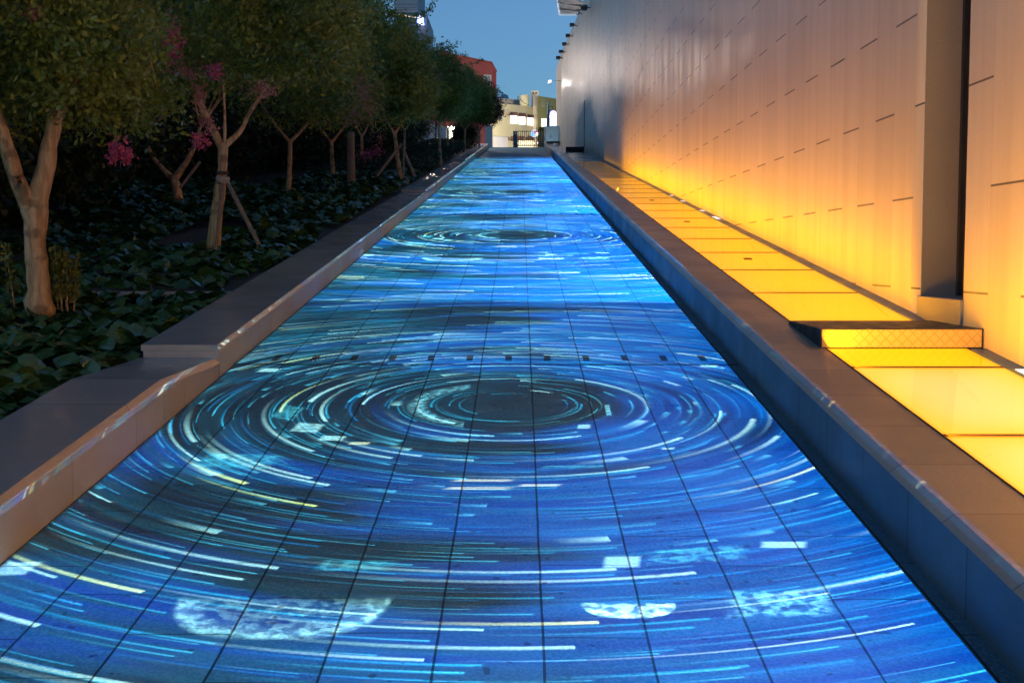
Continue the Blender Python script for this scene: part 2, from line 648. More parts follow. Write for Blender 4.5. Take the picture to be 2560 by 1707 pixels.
# ------------------------------------------------------------------ the floor projection (real light from projectors on the wall)
def make_pattern():
    g = bpy.data.node_groups.new('ripple_video', 'ShaderNodeTree')
    g.interface.new_socket('U', in_out='INPUT', socket_type='NodeSocketFloat')
    g.interface.new_socket('V', in_out='INPUT', socket_type='NodeSocketFloat')
    g.interface.new_socket('Color', in_out='OUTPUT', socket_type='NodeSocketColor')
    gi = g.nodes.new('NodeGroupInput')
    go = g.nodes.new('NodeGroupOutput')
    U, V = X(g, gi.outputs[0]), X(g, gi.outputs[1])
    r = (U * U + V * V).sqrt()
    ang = V.atan2(U) / (2 * math.pi) + 0.5
    n1 = noise(g, xyz(g, U * 0.55, V * 0.55, r * 3.2), 1.0, 2)
    n2 = noise(g, xyz(g, U * 0.9, V * 0.9, r * 17.0), 1.0, 2)
    n3 = noise(g, xyz(g, U * 0.8, V * 0.8, 3.7), 1.0, 1)
    # washes of blue over a darker grey
    b = (n1 * 0.75 + n3 * 0.65 + U * 0.13 - 0.71 + (r - 1.0).clamp() * 0.10 - (0.75 - r).clamp() * 0.25).ramp(-0.08, 0.16)
    fine = n2.ramp(0.35, 0.68)
    col = mixc(g, b, (0.035, 0.06, 0.08), (0.0, 0.80, 5.0))
    col = mixc(g, b * fine, col, (0.0, 1.8, 6.6))
    teal = (V.abs() * 0.05 - U * 0.14 + n3 * 0.9 - 0.35).ramp(0.0, 0.55)
    col = mixc(g, teal * fine * 0.8, col, (0.01, 0.95, 1.3))
    dens = (V.ramp(0.2, 1.3) * (1.0 - V.ramp(2.4, 3.4)))
    lay = [  # ring width, arc length, seed, threshold, colour, gain, dens gain, r min
        (0.042, 1.45, 1.3, 0.78, (4.4, 5.2, 4.4), 1.7, 0.36, 0.35),
        (0.025, 1.05, 5.1, 0.76, (0.2, 3.0, 4.0), 1.1, 0.30, 0.25),
        (0.023, 1.60, 9.7, 0.66, (0.0, 1.4, 3.4), 0.9, 0.25, 0.5),
        (0.080, 0.34, 14.2, 0.955, (4.0, 5.4, 4.4), 1.2, 0.0, 0.4),
        (0.058, 0.24, 21.9, 0.90, (1.0, 3.8, 4.2), 1.1, 0.0, 0.5),
        (0.018, 0.80, 33.3, 0.80, (0.6, 3.6, 4.2), 1.1, 0.25, 0.3),
    ]
    for (w, L, seed, thr, c, gain, dg, rmin) in lay:
        q = r / w
        i = q.floor()
        fr = q.fract()
        K = ((i + 0.5) * (2 * math.pi * w / L)).round().max(3.0)
        wv, wc = white(g, xyz(g, i, seed, 0.5))
        s = (ang + wv) * K
        sm = s.mod(K)
        seg = sm.floor()
        f = sm.fract()
        p, pc = white(g, xyz(g, i, seg, seed))
        t0 = pc[1] * 0.62
        prof = ((f - t0) / (0.965 - t0)).clamp()
        prof = (prof.pow(1.3)) * f.lt(0.965)
        cw = pc[2] * 0.26 + 0.14
        cross = (1.15 - (fr - 0.5).abs() / cw).clamp().pow(0.7)
        on = p.gt(thr - dens * dg) if dg else p.gt(thr)
        if 14 < seed < 30:
            on = on * r.lt(2.3)
        e = on * prof * cross * (pc[0] * 0.9 + 0.25) * r.gt(rmin) * (gain * 1.5)
        col = vadd_scaled(g, col, c, e)
        if seed == 1.3:   # a few of the streaks are pale yellow
            col = vadd_scaled(g, col, (3.6, 1.2, -2.6), e * wv.gt(0.93))

    # the bigger bright fragments, at the places they have in the photograph
    def uv(px, py):
        p = onramp(px, py)
        return p.x - CX, (p.y - CY[0]) / math.cos(math.atan(S))
    ca = noise(g, xyz(g, U * 22.0, V * 22.0, 1.0), 1.0, 2)
    rip = ca.ramp(0.42, 0.6)

    def soft(x, a=0.12):
        return x.ramp(1.0, 1.0 - a)

    def boxp(x0, y0, x1, y1, col_, tex=0.0, shear=0.0):
        nonlocal col
        (u0, v1), (u1, v0) = uv(x0, y0), uv(x1, y1)
        v1 = uv((x0 + x1) / 2, y0)[1]
        v0 = uv((x0 + x1) / 2, y1)[1]
        cu, cv, hu, hv = (u0 + u1) / 2, (v0 + v1) / 2, abs(u1 - u0) / 2, abs(v1 - v0) / 2
        du = (U - cu)
        dv = V - cv - du * shear
        dd = (du / hu - dv / hv * 0.12).abs().max((dv / hv).abs())
        e = soft(dd, 0.35)
        if tex:
            e = e * (rip * tex + (1 - tex))
        col = vadd_scaled(g, col, col_, e)

    def moon(x0, y0, x1, y1, col_, inner=0.25, cut=0.35, tex=True, th=0.22):
        """lower part of a disc: bright rim below, mottled inside"""
        nonlocal col
        u0 = uv(x0, (y0 + y1) / 2)[0]
        u1 = uv(x1, (y0 + y1) / 2)[0]
        v1, v0 = uv((x0 + x1) / 2, y0)[1], uv((x0 + x1) / 2, y1)[1]
        cu, hu = (u0 + u1) / 2, (u1 - u0) / 2
        du = (U - cu) / hu
        dv = (V - v1) / (v1 - v0)       # 0 at the flat top, -1 at the rim
        rr = (du * du * du.abs() + dv * dv).sqrt()
        ins = soft(rr, 0.12) * dv.ramp(0.10, -0.12)
        rim = rr.ramp(1.0 - th * 2, 1.0 - th * 0.3)
        e = ins * (rim * (rip * 0.6 + 0.4) + (rip * 0.42 + 0.03) * inner)
        col = vadd_scaled(g, col, col_, e)
    Wc, Cc, Yc = (8.0, 10.0, 8.5), (1.0, 4.8, 5.0), (13.0, 8.5, 4.0)
    moon(400, 1497, 972, 1602, (6.5, 9.0, 7.8), 0.8)
    moon(1450, 1508, 1698, 1546, (8, 12, 11), 3.0, th=0.4)
    boxp(1790, 1470, 2120, 1545, (3.0, 8.0, 9.0), 0.92, 0.05)
    boxp(1500, 1388, 1612, 1420, (8, 11, 10), 0.1, 0.06)
    boxp(1600, 1366, 1900, 1408, Cc, 0.85, 0.16)
    boxp(1890, 1352, 2030, 1370, (8, 11, 10), 0.0, 0.0)
    boxp(505, 1132, 690, 1172, Cc, 0.6, -0.12)
    boxp(700, 1012, 740, 1050, Cc, 0.5, -0.5)
    boxp(738, 1056, 800, 1082, Wc, 0.5, -0.3)
    boxp(800, 1088, 862, 1102, Wc, 0.0, -0.1)
    boxp(872, 1104, 925, 1112, Yc, 0.0, 0.0)
    boxp(790, 1398, 990, 1428, Cc, 0.7, 0.0)
    boxp(1125, 1197, 1292, 1204, Yc, 0.0, 0.0)
    boxp(1105, 1216, 1290, 1224, Yc, 0.0, 0.0)
    boxp(1290, 1209, 1408, 1216, Yc, 0.0, 0.02)
    boxp(1345, 1162, 1530, 1171, Cc, 0.6, 0.04)
    boxp(1440, 1060, 1480, 1072, Wc, 0.0, 0.1)
    boxp(1508, 1010, 1532, 1040, (4, 8, 8), 0.4, 0.3)
    boxp(1650, 1118, 1690, 1124, Wc, 0.0, 0.1)
    boxp(0, 1402, 70, 1440, Wc, 0.2, 0.1)
    boxp(1745, 912, 1800, 918, Wc, 0.0, -0.05)
    boxp(650, 920, 700, 930, Wc, 0.0, 0.0)
    # comet-like crescent left of the centre
    rc_ = ((U + 0.50).abs() / 0.36)
    e = ((r.ramp(0.42, 0.46)) * (1.0 - r.ramp(0.50, 0.56))) * U.lt(-0.22) * (rip * 0.8 + 0.2)
    col = vadd_scaled(g, col, (3.0, 6.0, 6.0), e)
    g.links.new(col, go.inputs[0])
    return g


CX = -0.06
CY = [6.36 + 9.5 * k for k in range(5)]
LX, LH = 2.32, 5.4          # lens position: x, height above the ramp
GRP = make_pattern()


def projector_lamp(k, gain):
    Ly = CY[k]
    lz = zr(Ly) + LH
    ld = bpy.data.lights.new('projector_beam', 'SPOT')
    ld.shadow_soft_size = 0.0
    ld.spot_size = math.radians(116)
    ld.spot_blend = 0.0
    ld.energy = gain
    ld.use_nodes = True
    g = ld.node_tree
    g.nodes.clear()
    out = g.nodes.new('ShaderNodeOutputLight')
    em = g.nodes.new('ShaderNodeEmission')
    tc = g.nodes.new('ShaderNodeTexCoord')
    dx, dy, dz = sep(g, tc.outputs['Normal'])
    sg = PSIGN
    dx, dy, dz = dx * sg, dy * sg, dz * sg
    nl = math.sqrt(1 + S * S)
    # distance along the ray to the ramp plane
    den = (dy * S - dz) / nl
    t = (LH / nl) / den.max(0.02)
    px_ = dx * t + LX
    py_ = dy * t + Ly
    U = px_ - CX
    V = (py_ - CY[k]) * nl
    gn = g.nodes.new('ShaderNodeGroup')
    gn.node_tree = GRP
    g.links.new(U.k, gn.inputs[0])
    g.links.new(V.k, gn.inputs[1])
    # frame of the video: feathered where two projectors meet
    m = px_.ramp(-1.775, -1.745) * px_.ramp(1.365, 1.355)
    m = m * (1.0 - (px_.gt(1.285)) * px_.lt(1.32)) * (1.0 - px_.gt(1.32) * 0.85)  # gap left in the beam imitates the low wall's shadow strip
    m = m + px_.ramp(-1.93, -1.925) * px_.ramp(-1.90, -1.905) * 0.5
    lo = V.ramp(-5.6, -3.9) if k else V.ramp(-6.0, -5.8)
    hi = V.ramp(5.6, 3.9) if k < 4 else py_.ramp(47.3, 47.0)
    m = m * lo * hi
    eq = (t / LH).pow(3.0)              # keystone / distance equalisation of the video
    m = m * eq * (t.lt(40.0))
    g.links.new(gn.outputs[0], em.inputs['Color'])
    g.links.new(m.k, em.inputs['Strength'])
    g.links.new(em.outputs[0], out.inputs['Surface'])
    return ld, (LX, Ly, lz)


PSIGN = 1.0
GAIN = [480, 410, 430, 460, 480]
BEAMS = []
for k in range(5):
    ld, loc = projector_lamp(k, GAIN[k])
    BEAMS.append((ld, loc))

# ------------------------------------------------------------------ structure: ground, path
gb = MB()
xs = [-420, -60, -12, -2.3, 2.7, 60, 420]
ys = [-300, -12, 20, 45, YC, 75, 120, 900]
for i in range(len(xs) - 1):
    for j in range(len(ys) - 1):
        q = []
        for (x, y) in ((xs[i], ys[j]), (xs[i + 1], ys[j]), (xs[i + 1], ys[j + 1]), (xs[i], ys[j + 1])):
            q.append((x, y, S * max(-12, min(y, YC)) - 0.06))
        gb.add(q, [(0, 1, 2, 3)])
tag(gb.build('ground', M_GROUND), kind='structure')

pb = MB()
n = 40
for i in range(n):
    y0, y1 = -10 + (YC + 10) * i / n, -10 + (YC + 10) * (i + 1) / n
    pb.add([(-1.80, y0, zr(y0)), (1.38, y0, zr(y0)), (1.38, y1, zr(y1)), (-1.80, y1, zr(y1))], [(0, 1, 2, 3)])
tag(pb.build('path', M_PAVE), kind='structure')
sb = MB()
sb.add([(-60, YC - 0.02, ZC + 0.004), (60, YC - 0.02, ZC + 0.004), (60, 230, ZC + 0.004), (-60, 230, ZC + 0.004)], [(0, 1, 2, 3)])
tag(sb.build('street', M_STREET), kind='structure')

# planter soil on the left, in two terraces
so = MB()
for (y0, y1, h0) in ((-10, 9.5, 0.07), (9.5, YC, 0.12)):
    k = 12
    for i in range(k):
        a, b = y0 + (y1 - y0) * i / k, y0 + (y1 - y0) * (i + 1) / k
        so.rbox(-14, -2.235, a, b, -0.05, h0)
tag(so.build('planter_soil', M_SOIL), kind='structure')


# ------------------------------------------------------------------ left planter walls (coping + facing)
def kerb(label, prof, x_in=-1.775, x_out=-2.235, grp='stepped granite walls along the planting bed'):
    """prof: list of (y, top height above ramp)"""
    y0 = prof[0][0]
    t = thing('planter_wall', label, 'low wall', (x_in, y0, zr(y0)), group=grp)
    f, c = MB(t.location), MB(t.location)
    for (a, ha), (b, hb) in zip(prof[:-1], prof[1:]):
        za, zb = zr(a), zr(b)
        ct = 0.035
        ca = [(x_out, a, za + ha - ct), (x_in + 0.004, a, za + ha - ct), (x_in + 0.004, b, zb + hb - ct), (x_out, b, zb + hb - ct)]
        ca += [(x_out, a, za + ha), (x_in - 0.012, a, za + ha), (x_in - 0.012, b, zb + hb), (x_out, b, zb + hb)]
        c.hexa(ca)
        f.hexa([(x_out + 0.012, a + 0.004, za - 0.1), (x_in, a + 0.004, za - 0.1), (x_in, b, zb - 0.1), (x_out + 0.012, b, zb - 0.1),
                (x_out + 0.012, a + 0.004, za + ha - ct - 0.001), (x_in, a + 0.004, za + ha - ct - 0.001), (x_in, b, zb + hb - ct - 0.001), (x_out + 0.012, b, zb + hb - ct - 0.001)])
    f.build('facing', M_FACE_L, t)
    c.build('coping', M_COPE_L, t)
    return t


kerb('nearest granite planter wall, lowest of the steps, with a level polished top reflecting the wall', [(-4, 0.225), (3, 0.225), (5.93, 0.225), (6.93, 0.125), (7.03, 0.118)])
kerb('long granite planter wall section with a stepped reddish end, second step up the ramp', [(7.04, 0.19), (14, 0.18), (22.7, 0.155)])
kerb('granite planter wall section starting past the second step, beside the tripod staked tree', [(22.71, 0.205), (30, 0.20), (39.3, 0.18)])
kerb('short farthest granite planter wall section at the top of the ramp', [(39.31, 0.235), (50, 0.22), (YC - 0.5, 0.22)])
tr = MB()
tr.rbox(-9, -2.24, 9.42, 9.56, 0.0, 0.15)
tag(tr.build('terrace_edging', M_FACE_L), 'thin dark stone edging crossing the planting bed behind the near tree', 'edging')

# ------------------------------------------------------------------ right low wall
rw = thing('low_wall', 'long low stone wall with brown coping between projected path and lit panels', 'low wall', (1.35, 0, 0))
f, c, ch = MB(rw.location), MB(rw.location), MB(rw.location)
n = 26
for i in range(n):
    a, b = -8 + (YC + 7) * i / n, -8 + (YC + 7) * (i + 1) / n
    f.rbox(1.352, 1.66, a, b, -0.1, 0.228)
    c.hexa([(1.345, a, zr(a) + 0.229), (1.676, a, zr(a) + 0.229), (1.676, b, zr(b) + 0.229), (1.345, b, zr(b) + 0.229),
            (1.385, a, zr(a) + 0.258), (1.676, a, zr(a) + 0.258), (1.676, b, zr(b) + 0.258), (1.385, b, zr(b) + 0.258)])
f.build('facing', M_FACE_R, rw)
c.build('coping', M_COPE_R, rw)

# ------------------------------------------------------------------ lit glass panels
EDGE_Y = 7.40
PER = 1.333
NW = ['first', 'second', 'third', 'fourth', 'fifth', 'sixth', 'seventh', 'eighth', 'ninth', 'tenth', 'eleventh', 'twelfth', 'thirteenth',
      'fourteenth', 'fifteenth', 'sixteenth', 'seventeenth', 'eighteenth', 'nineteenth', 'twentieth', 'twenty-first', 'twenty-second', 'twenty-third', 'twenty-fourth']
X0, X1 = 1.684, 2.452
panel_list = []
for k in range(22):
    a, b = EDGE_Y + PER * k, EDGE_Y + PER * (k + 1)
    lab = '%s yellow lit glass floor panel beyond the checker plate step' % NW[k]
    panel_list.append((a, b, lab, 1 if k < 8 else (2 if k < 14 else 3), k in (2, 5, 8)))
panel_list.append((6.08, 6.60, 'narrow yellow lit glass floor panel right in front of the checker plate step', 1, False))
for k in range(4):
    b = 6.08 - PER * k
    panel_list.append((b - PER, b, '%s full size yellow lit glass panel on the camera side of the step' % NW[k], 0, False))
for (a, b, lab, mi, latch) in panel_list:
    p = thing('lit_floor_panel', lab, 'floor light', ((X0 + X1) / 2, (a + b) / 2, zr((a + b) / 2) + 0.25), group='yellow lit glass panels along the wall')
    w = MB(p.location)
    w.rbox(X0, X1, a + 0.012, b - 0.012, 0.225, 0.257)
    w.build('glass', M_GLASS[mi], p)
    fr = MB(p.location)
    fr.rbox(X0, X1, a - 0.0115, a + 0.0115, 0.21, 0.2605)
    fr.build('frame', M_FRAME, p)
    if latch:
        q = MB(p.location)
        ym = (a + b) / 2 + 0.1
        q.rbox(2.02, 2.09, ym, ym + 0.085, 0.257, 0.263)
        q.build('latch', M_FRAME, p)
bed = MB()
for i in range(20):
    a, b = -4 + 44 * i / 20, -4 + 44 * (i + 1) / 20
    bed.rbox(1.678, 2.56, a, b, -0.05, 0.205)
tag(bed.build('light_trough', M_FRAME), 'dark metal trough carrying the yellow lit floor panels', 'trough')

# stone apron beyond the panels
ap = MB()
yE = EDGE_Y + 22 * PER
for i in range(10):
    a, b = yE + (YC - 1 - yE) * i / 10, yE + (YC - 1 - yE) * (i + 1) / 10
    ap.rbox(1.68, 3.2, a, b, -0.05, 0.256)
tag(ap.build('paving_apron', m_slabs('apron_stone', (0.2, 0.19, 0.19), 1.3, 0.012, 0.25)), kind='structure')

# checker plate step
st = thing('metal_step', 'level metal step with a checker plate front lying across the lit panels', 'metal step', (1.66, 6.6, zr(6.6) + 0.25))
zt = zr(6.6) + 0.258 + 0.105
b1 = MB(st.location)
b1.hexa([(1.655, 6.6, zr(6.6) + 0.21), (2.545, 6.6, zr(6.6) + 0.21), (2.545, 7.39, zr(7.39) + 0.21), (1.655, 7.39, zr(7.39) + 0.21),
         (1.655, 6.6, zt), (2.545, 6.6, zt), (2.545, 7.39, zt + 0.004), (1.655, 7.39, zt + 0.004)])
b1.build('step_body', M_DARKMETAL, st)
b2 = MB(st.location)
b2.box(1.66, 2.535, 6.592, 6.5985, zr(6.6) + 0.262, zt - 0.004)
b2.build('front_plate', M_TREAD, st)

# steel bar at the wall foot, plus an added wash lamp facing the wall
M_GLINT = mat('bar_glint', (0.9, 0.9, 0.9), 0.3, emit=(0.75, 0.9, 1.0), es=1.0)  # glowing white stands in for reflections on the bar
for (a, b, lab) in ((7.42, 36.6, 'long grey steel bar along the foot of the wall beyond the step'),
                    (-3.9, 6.56, 'near steel bar with painted white reflections at the foot of the wall')):
    r = thing('wall_foot_bar', lab, 'metal bar', (2.46, a, zr(a) + 0.25), group='steel bars along the foot of the wall')
    hb = MB(r.location)
    n = max(3, int((b - a) / 2.66))
    for i in range(n):
        y0, y1 = a + (b - a) * i / n, a + (b - a) * (i + 1) / n - 0.012
        hb.hexa([(2.457, y0, zr(y0) + 0.2), (2.545, y0, zr(y0) + 0.2), (2.545, y1, zr(y1) + 0.2), (2.457, y1, zr(y1) + 0.2),
                 (2.462, y0, zr(y0) + 0.262), (2.548, y0, zr(y0) + 0.262), (2.548, y1, zr(y1) + 0.262), (2.462, y1, zr(y1) + 0.262)])
    hb.build('housing', M_RAIL, r)
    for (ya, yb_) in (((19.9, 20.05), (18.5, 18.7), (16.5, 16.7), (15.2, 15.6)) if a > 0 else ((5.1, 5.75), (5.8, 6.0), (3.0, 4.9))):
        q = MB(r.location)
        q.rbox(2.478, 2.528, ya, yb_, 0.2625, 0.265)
        q.build('lens', M_GLINT, r)  # glint painted as a glowing strip, not a lamp part
    L = b - a
    ld = bpy.data.lights.new('added_wash', 'AREA')  # lamp added to brighten the wall foot
    ld.shape = 'RECTANGLE'
    ld.size = 0.05
    ld.size_y = math.hypot(L, L * S)
    ld.color = (1.0, 0.50, 0.03)
    ld.energy = 0.12 * L
    lo = bpy.data.objects.new('added_wash_beam', ld)
    C.objects.link(lo)
    lo.parent = r
    mid = Vector((2.475, (a + b) / 2, zr((a + b) / 2) + 0.33))
    lo.location = mid - r.location
    # local -z faces the wall, tilted up; local y runs along the slope
    yv = Vector((0, 1, S)).normalized()
    dv = Vector((0.72, 0, 0.70))
    zv = (-(dv - yv * dv.dot(yv))).normalized()
    xv = yv.cross(zv).normalized()
    lo.rotation_euler = Matrix((xv, yv, zv)).transposed().to_euler()
# added cove strip under the inner lip of the low wall, brightening the wall
cv = thing('added_cove_light', 'added slim dark cove strip tucked unseen along the inner lip of the low wall', 'added light strip', (1.68, 0, zr(0) + 0.25))
for (a, b) in ((-9.0, 4.4), (4.41, 6.56), (7.42, 30.0)):
    hb = MB(cv.location)
    for i in range(6):
        y0, y1 = a + (b - a) * i / 6, a + (b - a) * (i + 1) / 6
        hb.rbox(1.6765, 1.683, y0, y1, 0.2, 0.262)
    hb.build('added_strip_housing', M_FRAME, cv)
    L = b - a
    ld = bpy.data.lights.new('added_cove_beam', 'AREA')
    ld.shape = 'RECTANGLE'
    ld.size = 0.02
    ld.size_y = math.hypot(L, L * S)
    ld.color = (1.0, 0.40, 0.0) if a > 0 else (1.0, 0.52, 0.10)
    ld.energy = (10.5 if a > 7 else 19.0 if a > 0 else 50.0) * L  # strongest section lies out of view, added to warm the trees
    lo = bpy.data.objects.new('added_cove_beam', ld)
    C.objects.link(lo)
    lo.parent = cv
    lo.location = Vector((1.686, (a + b) / 2, zr((a + b) / 2) + 0.275)) - cv.location
    yv = Vector((0, 1, S)).normalized()
    dv = Vector((0.8, 0, 0.6))
    zv = (-(dv - yv * dv.dot(yv))).normalized()
    xv = yv.cross(zv).normalized()
    lo.rotation_euler = Matrix((xv, yv, zv)).transposed().to_euler()

# ------------------------------------------------------------------ the clad building on the right
ZT = H + 10.0
NY0, NY1 = 6.92, 7.68        # niche
bw = thing('clad_building', 'tall pale building wall of staggered cladding panels glowing yellow at its foot', 'building', (2.55, 0, 0))
w1 = MB(bw.location)
ny = 12
w1.hexa([(2.55, -6, -2), (6, -6, -2), (6, NY0, -2), (2.55, NY0, -2), (2.55, -6, ZT), (6, -6, ZT), (6, NY0, ZT), (2.55, NY0, ZT)])
w1.build('near_wall', M_CLAD, bw)
w2 = MB(bw.location)
top = [(2.55, NY1), (2.55, 7.9), (2.55, 20), (2.55, 35), (2.55, 42.0), (2.545, 44.0), (2.53, 46.0), (2.50, 47.7), (2.44, 49.4), (2.37, 51.1), (2.28, 53.2), (2.18, 55.6), (2.08, 58.2), (1.99, 60.8), (1.94, 63.2), (1.95, 65.4), (2.05, 68), (2.4, 71), (8, 74), (14, 74), (14, NY1)]
bot3 = top
nz = 90
rings = []
for j in range(nz + 1):
    z = -1.0 + (ZT + 1.0) * j / nz
    s = min(1, max(0, (z - 7.2) / (ZT - 7.2)))
    s = s * s * (3 - 2 * s)
    if z > 10.5: s = 1
    ring = []
    for (a, b) in zip(bot3, top):
        ring.append((a[0] * (1 - s) + b[0] * s, a[1] * (1 - s) + b[1] * s, z))
    rings.append(ring)
vs = [p for r_ in rings for p in r_]
m_ = len(bot3)
fs = []
for j in range(nz):
    for i in range(m_):
        fs.append((j * m_ + i, j * m_ + (i + 1) % m_, (j + 1) * m_ + (i + 1) % m_, (j + 1) * m_ + i))
fs.append(tuple(range(nz * m_, (nz + 1) * m_)))
w2.add(vs, fs)
w2.build('far_wall', M_CLAD, bw, smooth=True)
# niche: back, sill block, and a dark corner post
nb = MB(bw.location)
nb.box(2.80, 3.0, NY0 - 0.2, NY1 + 0.2, -0.5, ZT)
nb.build('niche_back', M_DARKMETAL, bw)
nb = MB(bw.location)
zs = at(2307, 739, NY1).z
nb.box(2.556, 2.80, NY1 - 0.012, NY1 + 0.05, zs, 3.62)
nb.build('niche_side', M_NICHE, bw)
nb = MB(bw.location)
nb.box(2.535, 2.81, NY0 + 0.003, NY1 + 0.002, 0.6, zs)
nb.build('niche_sill', M_NICHE, bw, bevel=0.006)
nb = MB(bw.location)
nb.box(2.775, 2.80, NY1 - 0.05, NY1 - 0.013, zs + 0.001, 3.6)
nb.build('corner_post', M_DARKMETAL, bw)
nb = MB(bw.location)
nb.box(2.57, 2.8, NY0 + 0.002, NY1 - 0.002, 3.62, 3.9)
nb.build('niche_soffit', M_NICHE, bw)
# gap line and dark plinth ledge where the wall steps forward
pl = MB(bw.location)
zz = at(1440, 377, 47.6).z
pl.box(1.80, 2.62, 47.35, 47.88, zz - 0.02, zz + 0.13)
pl.build('plinth', M_BLACK, bw)
pl = MB(bw.location)
pl.box(2.49, 2.53, 47.20, 47.26, zz + 0.12, 7.6)
pl.build('corner_joint', M_BLACK, bw)
# roof edge brackets
for (px, py) in ((1443, 33), (1430, 63), (1420, 90), (1411, 111), (1403, 130), (1396, 145)):
    D = 10.0 * F / (645 - py) * 0.985
    c = at(px, py, D)
    t = thing('roof_floodlight', 'small dark floodlight box bracketed to the roof edge, %s' % {33: 'nearest of the row', 63: 'second from the camera', 90: 'third from the camera', 111: 'fourth from the camera', 130: 'fifth from the camera', 145: 'farthest of the row'}[py],
              'floodlight', c, group='floodlight boxes along the roof edge')
    s = D / F
    q = MB(c)
    q.box(c.x - 6 * s, c.x + 5 * s, c.y - 0.15, c.y + 0.15, c.z - 3.2 * s, c.z + 3.2 * s)
    q.build('housing', M_DARKMETAL, t, bevel=0.01)
    q = MB(c)
    q.tube([(c.x + 4 * s, c.y, c.z + 1.5 * s), (c.x + 12 * s, c.y, c.z - 3 * s)], 1.2 * s)
    q.build('bracket', M_DARKMETAL, t)

# projectors (above the frame, mounted on the wall)
p0 = None
for k, (ld, loc) in enumerate(BEAMS):
    lab = 'black video projector on a wall arm, %s of the five up the ramp' % ['first', 'second', 'third', 'fourth', 'last'][k]
    loc = Vector(loc)
    if p0 is None:
        p0 = thing('projector', lab, 'projector', loc, group='projectors on wall arms lighting the path')
        q = MB(loc)
        q.box(loc.x - 0.12, loc.x + 0.12, loc.y - 0.16, loc.y + 0.16, loc.z + 0.06, loc.z + 0.2)
        q.build('housing', M_DARKMETAL, p0)
        q = MB(loc)
        q.tube([(loc.x, loc.y, loc.z + 0.02), (loc.x, loc.y, loc.z + 0.07)], 0.045, 12)
        q.build('lens_tube', M_STEEL, p0)
        q = MB(loc)
        q.tube([(loc.x + 0.1, loc.y, loc.z + 0.13), (2.56, loc.y, loc.z + 0.13)], 0.02)
        q.build('wall_arm', M_DARKMETAL, p0)
        pr = p0
    else:
        pr = copy_thing(p0, loc, label=lab)
    lo = bpy.data.objects.new('projector_beam', ld)
    C.objects.link(lo)
    lo.parent = pr

# ------------------------------------------------------------------ drain covers in the path
for n_, (yd, lab) in enumerate(((7.60, 'nearest slotted drain cover strip across the projected path'),
                                (19.45, 'middle slotted drain cover strip across the path'),
                                (31.2, 'farthest slotted drain cover strip across the path'))):
    t = thing('drain_cover', lab, 'drain cover', (0, yd, zr(yd)), group='slotted drain covers across the path')
    q = MB(t.location)
    hw = 0.19
    for xa in (-1.77,):
        q.rbox(-1.77, 1.345, yd - hw, yd + hw, -0.03, 0.004)
    q.build('cover', M_PAVE, t)
    q = MB(t.location)
    q.rbox(-1.77, 1.345, yd - hw - 0.012, yd - hw - 0.001, -0.03, 0.0045)
    q.rbox(-1.77, 1.345, yd + hw + 0.001, yd + hw + 0.012, -0.03, 0.0045)
    q.build('seam', M_BLACK, t)
    for i in range(12):
        x = -1.545 + 0.2455 * i
        q = MB(t.location)
        q.rbox(x - 0.02, x + 0.02, yd - 0.085, yd + 0.075, 0.001, 0.0065)
        q.build('slot', M_BLACK, t)

# small white slip on the low wall
p = at(1541, 478, 20.9)
q = MB(p)
q.box(p.x - 0.012, p.x + 0.012, p.y - 0.01, p.y + 0.01, p.z - 0.07, p.z + 0.07, rot=Euler((0, math.radians(28), 0)).to_matrix(), piv=p)
o = q.build('marker_peg', mat('pale_plastic', (0.8, 0.78, 0.7), 0.4))
o.location = p
tag(o, 'tiny pale slanting peg standing on the inner edge of the right coping', 'marker peg')

# ------------------------------------------------------------------ trees
RNG = np.random.default_rng(11)
random.seed(5)


def wob_line(pts, rad, sub=4, amp=0.03):
    """smooth wandering line through control points"""
    P, R = [], []
    pts = [Vector(p) for p in pts]
    for i in range(len(pts) - 1):
        p0_, p1, p2, p3 = pts[max(i - 1, 0)], pts[i], pts[i + 1], pts[min(i + 2, len(pts) - 1)]
        for k in range(sub):
            t = k / sub
            q = 0.5 * ((2 * p1) + (p2 - p0_) * t + (2 * p0_ - 5 * p1 + 4 * p2 - p3) * t * t + (3 * p1 - p0_ - 3 * p2 + p3) * t ** 3)
            r_ = rad[i] * (1 - t) + rad[i + 1] * t
            P.append(q + Vector((random.uniform(-1, 1), random.uniform(-1, 1), 0)) * r_ * 0.12)
            R.append(r_ * random.uniform(0.93, 1.07))
    P.append(pts[-1])
    R.append(rad[-1])
    return P, R


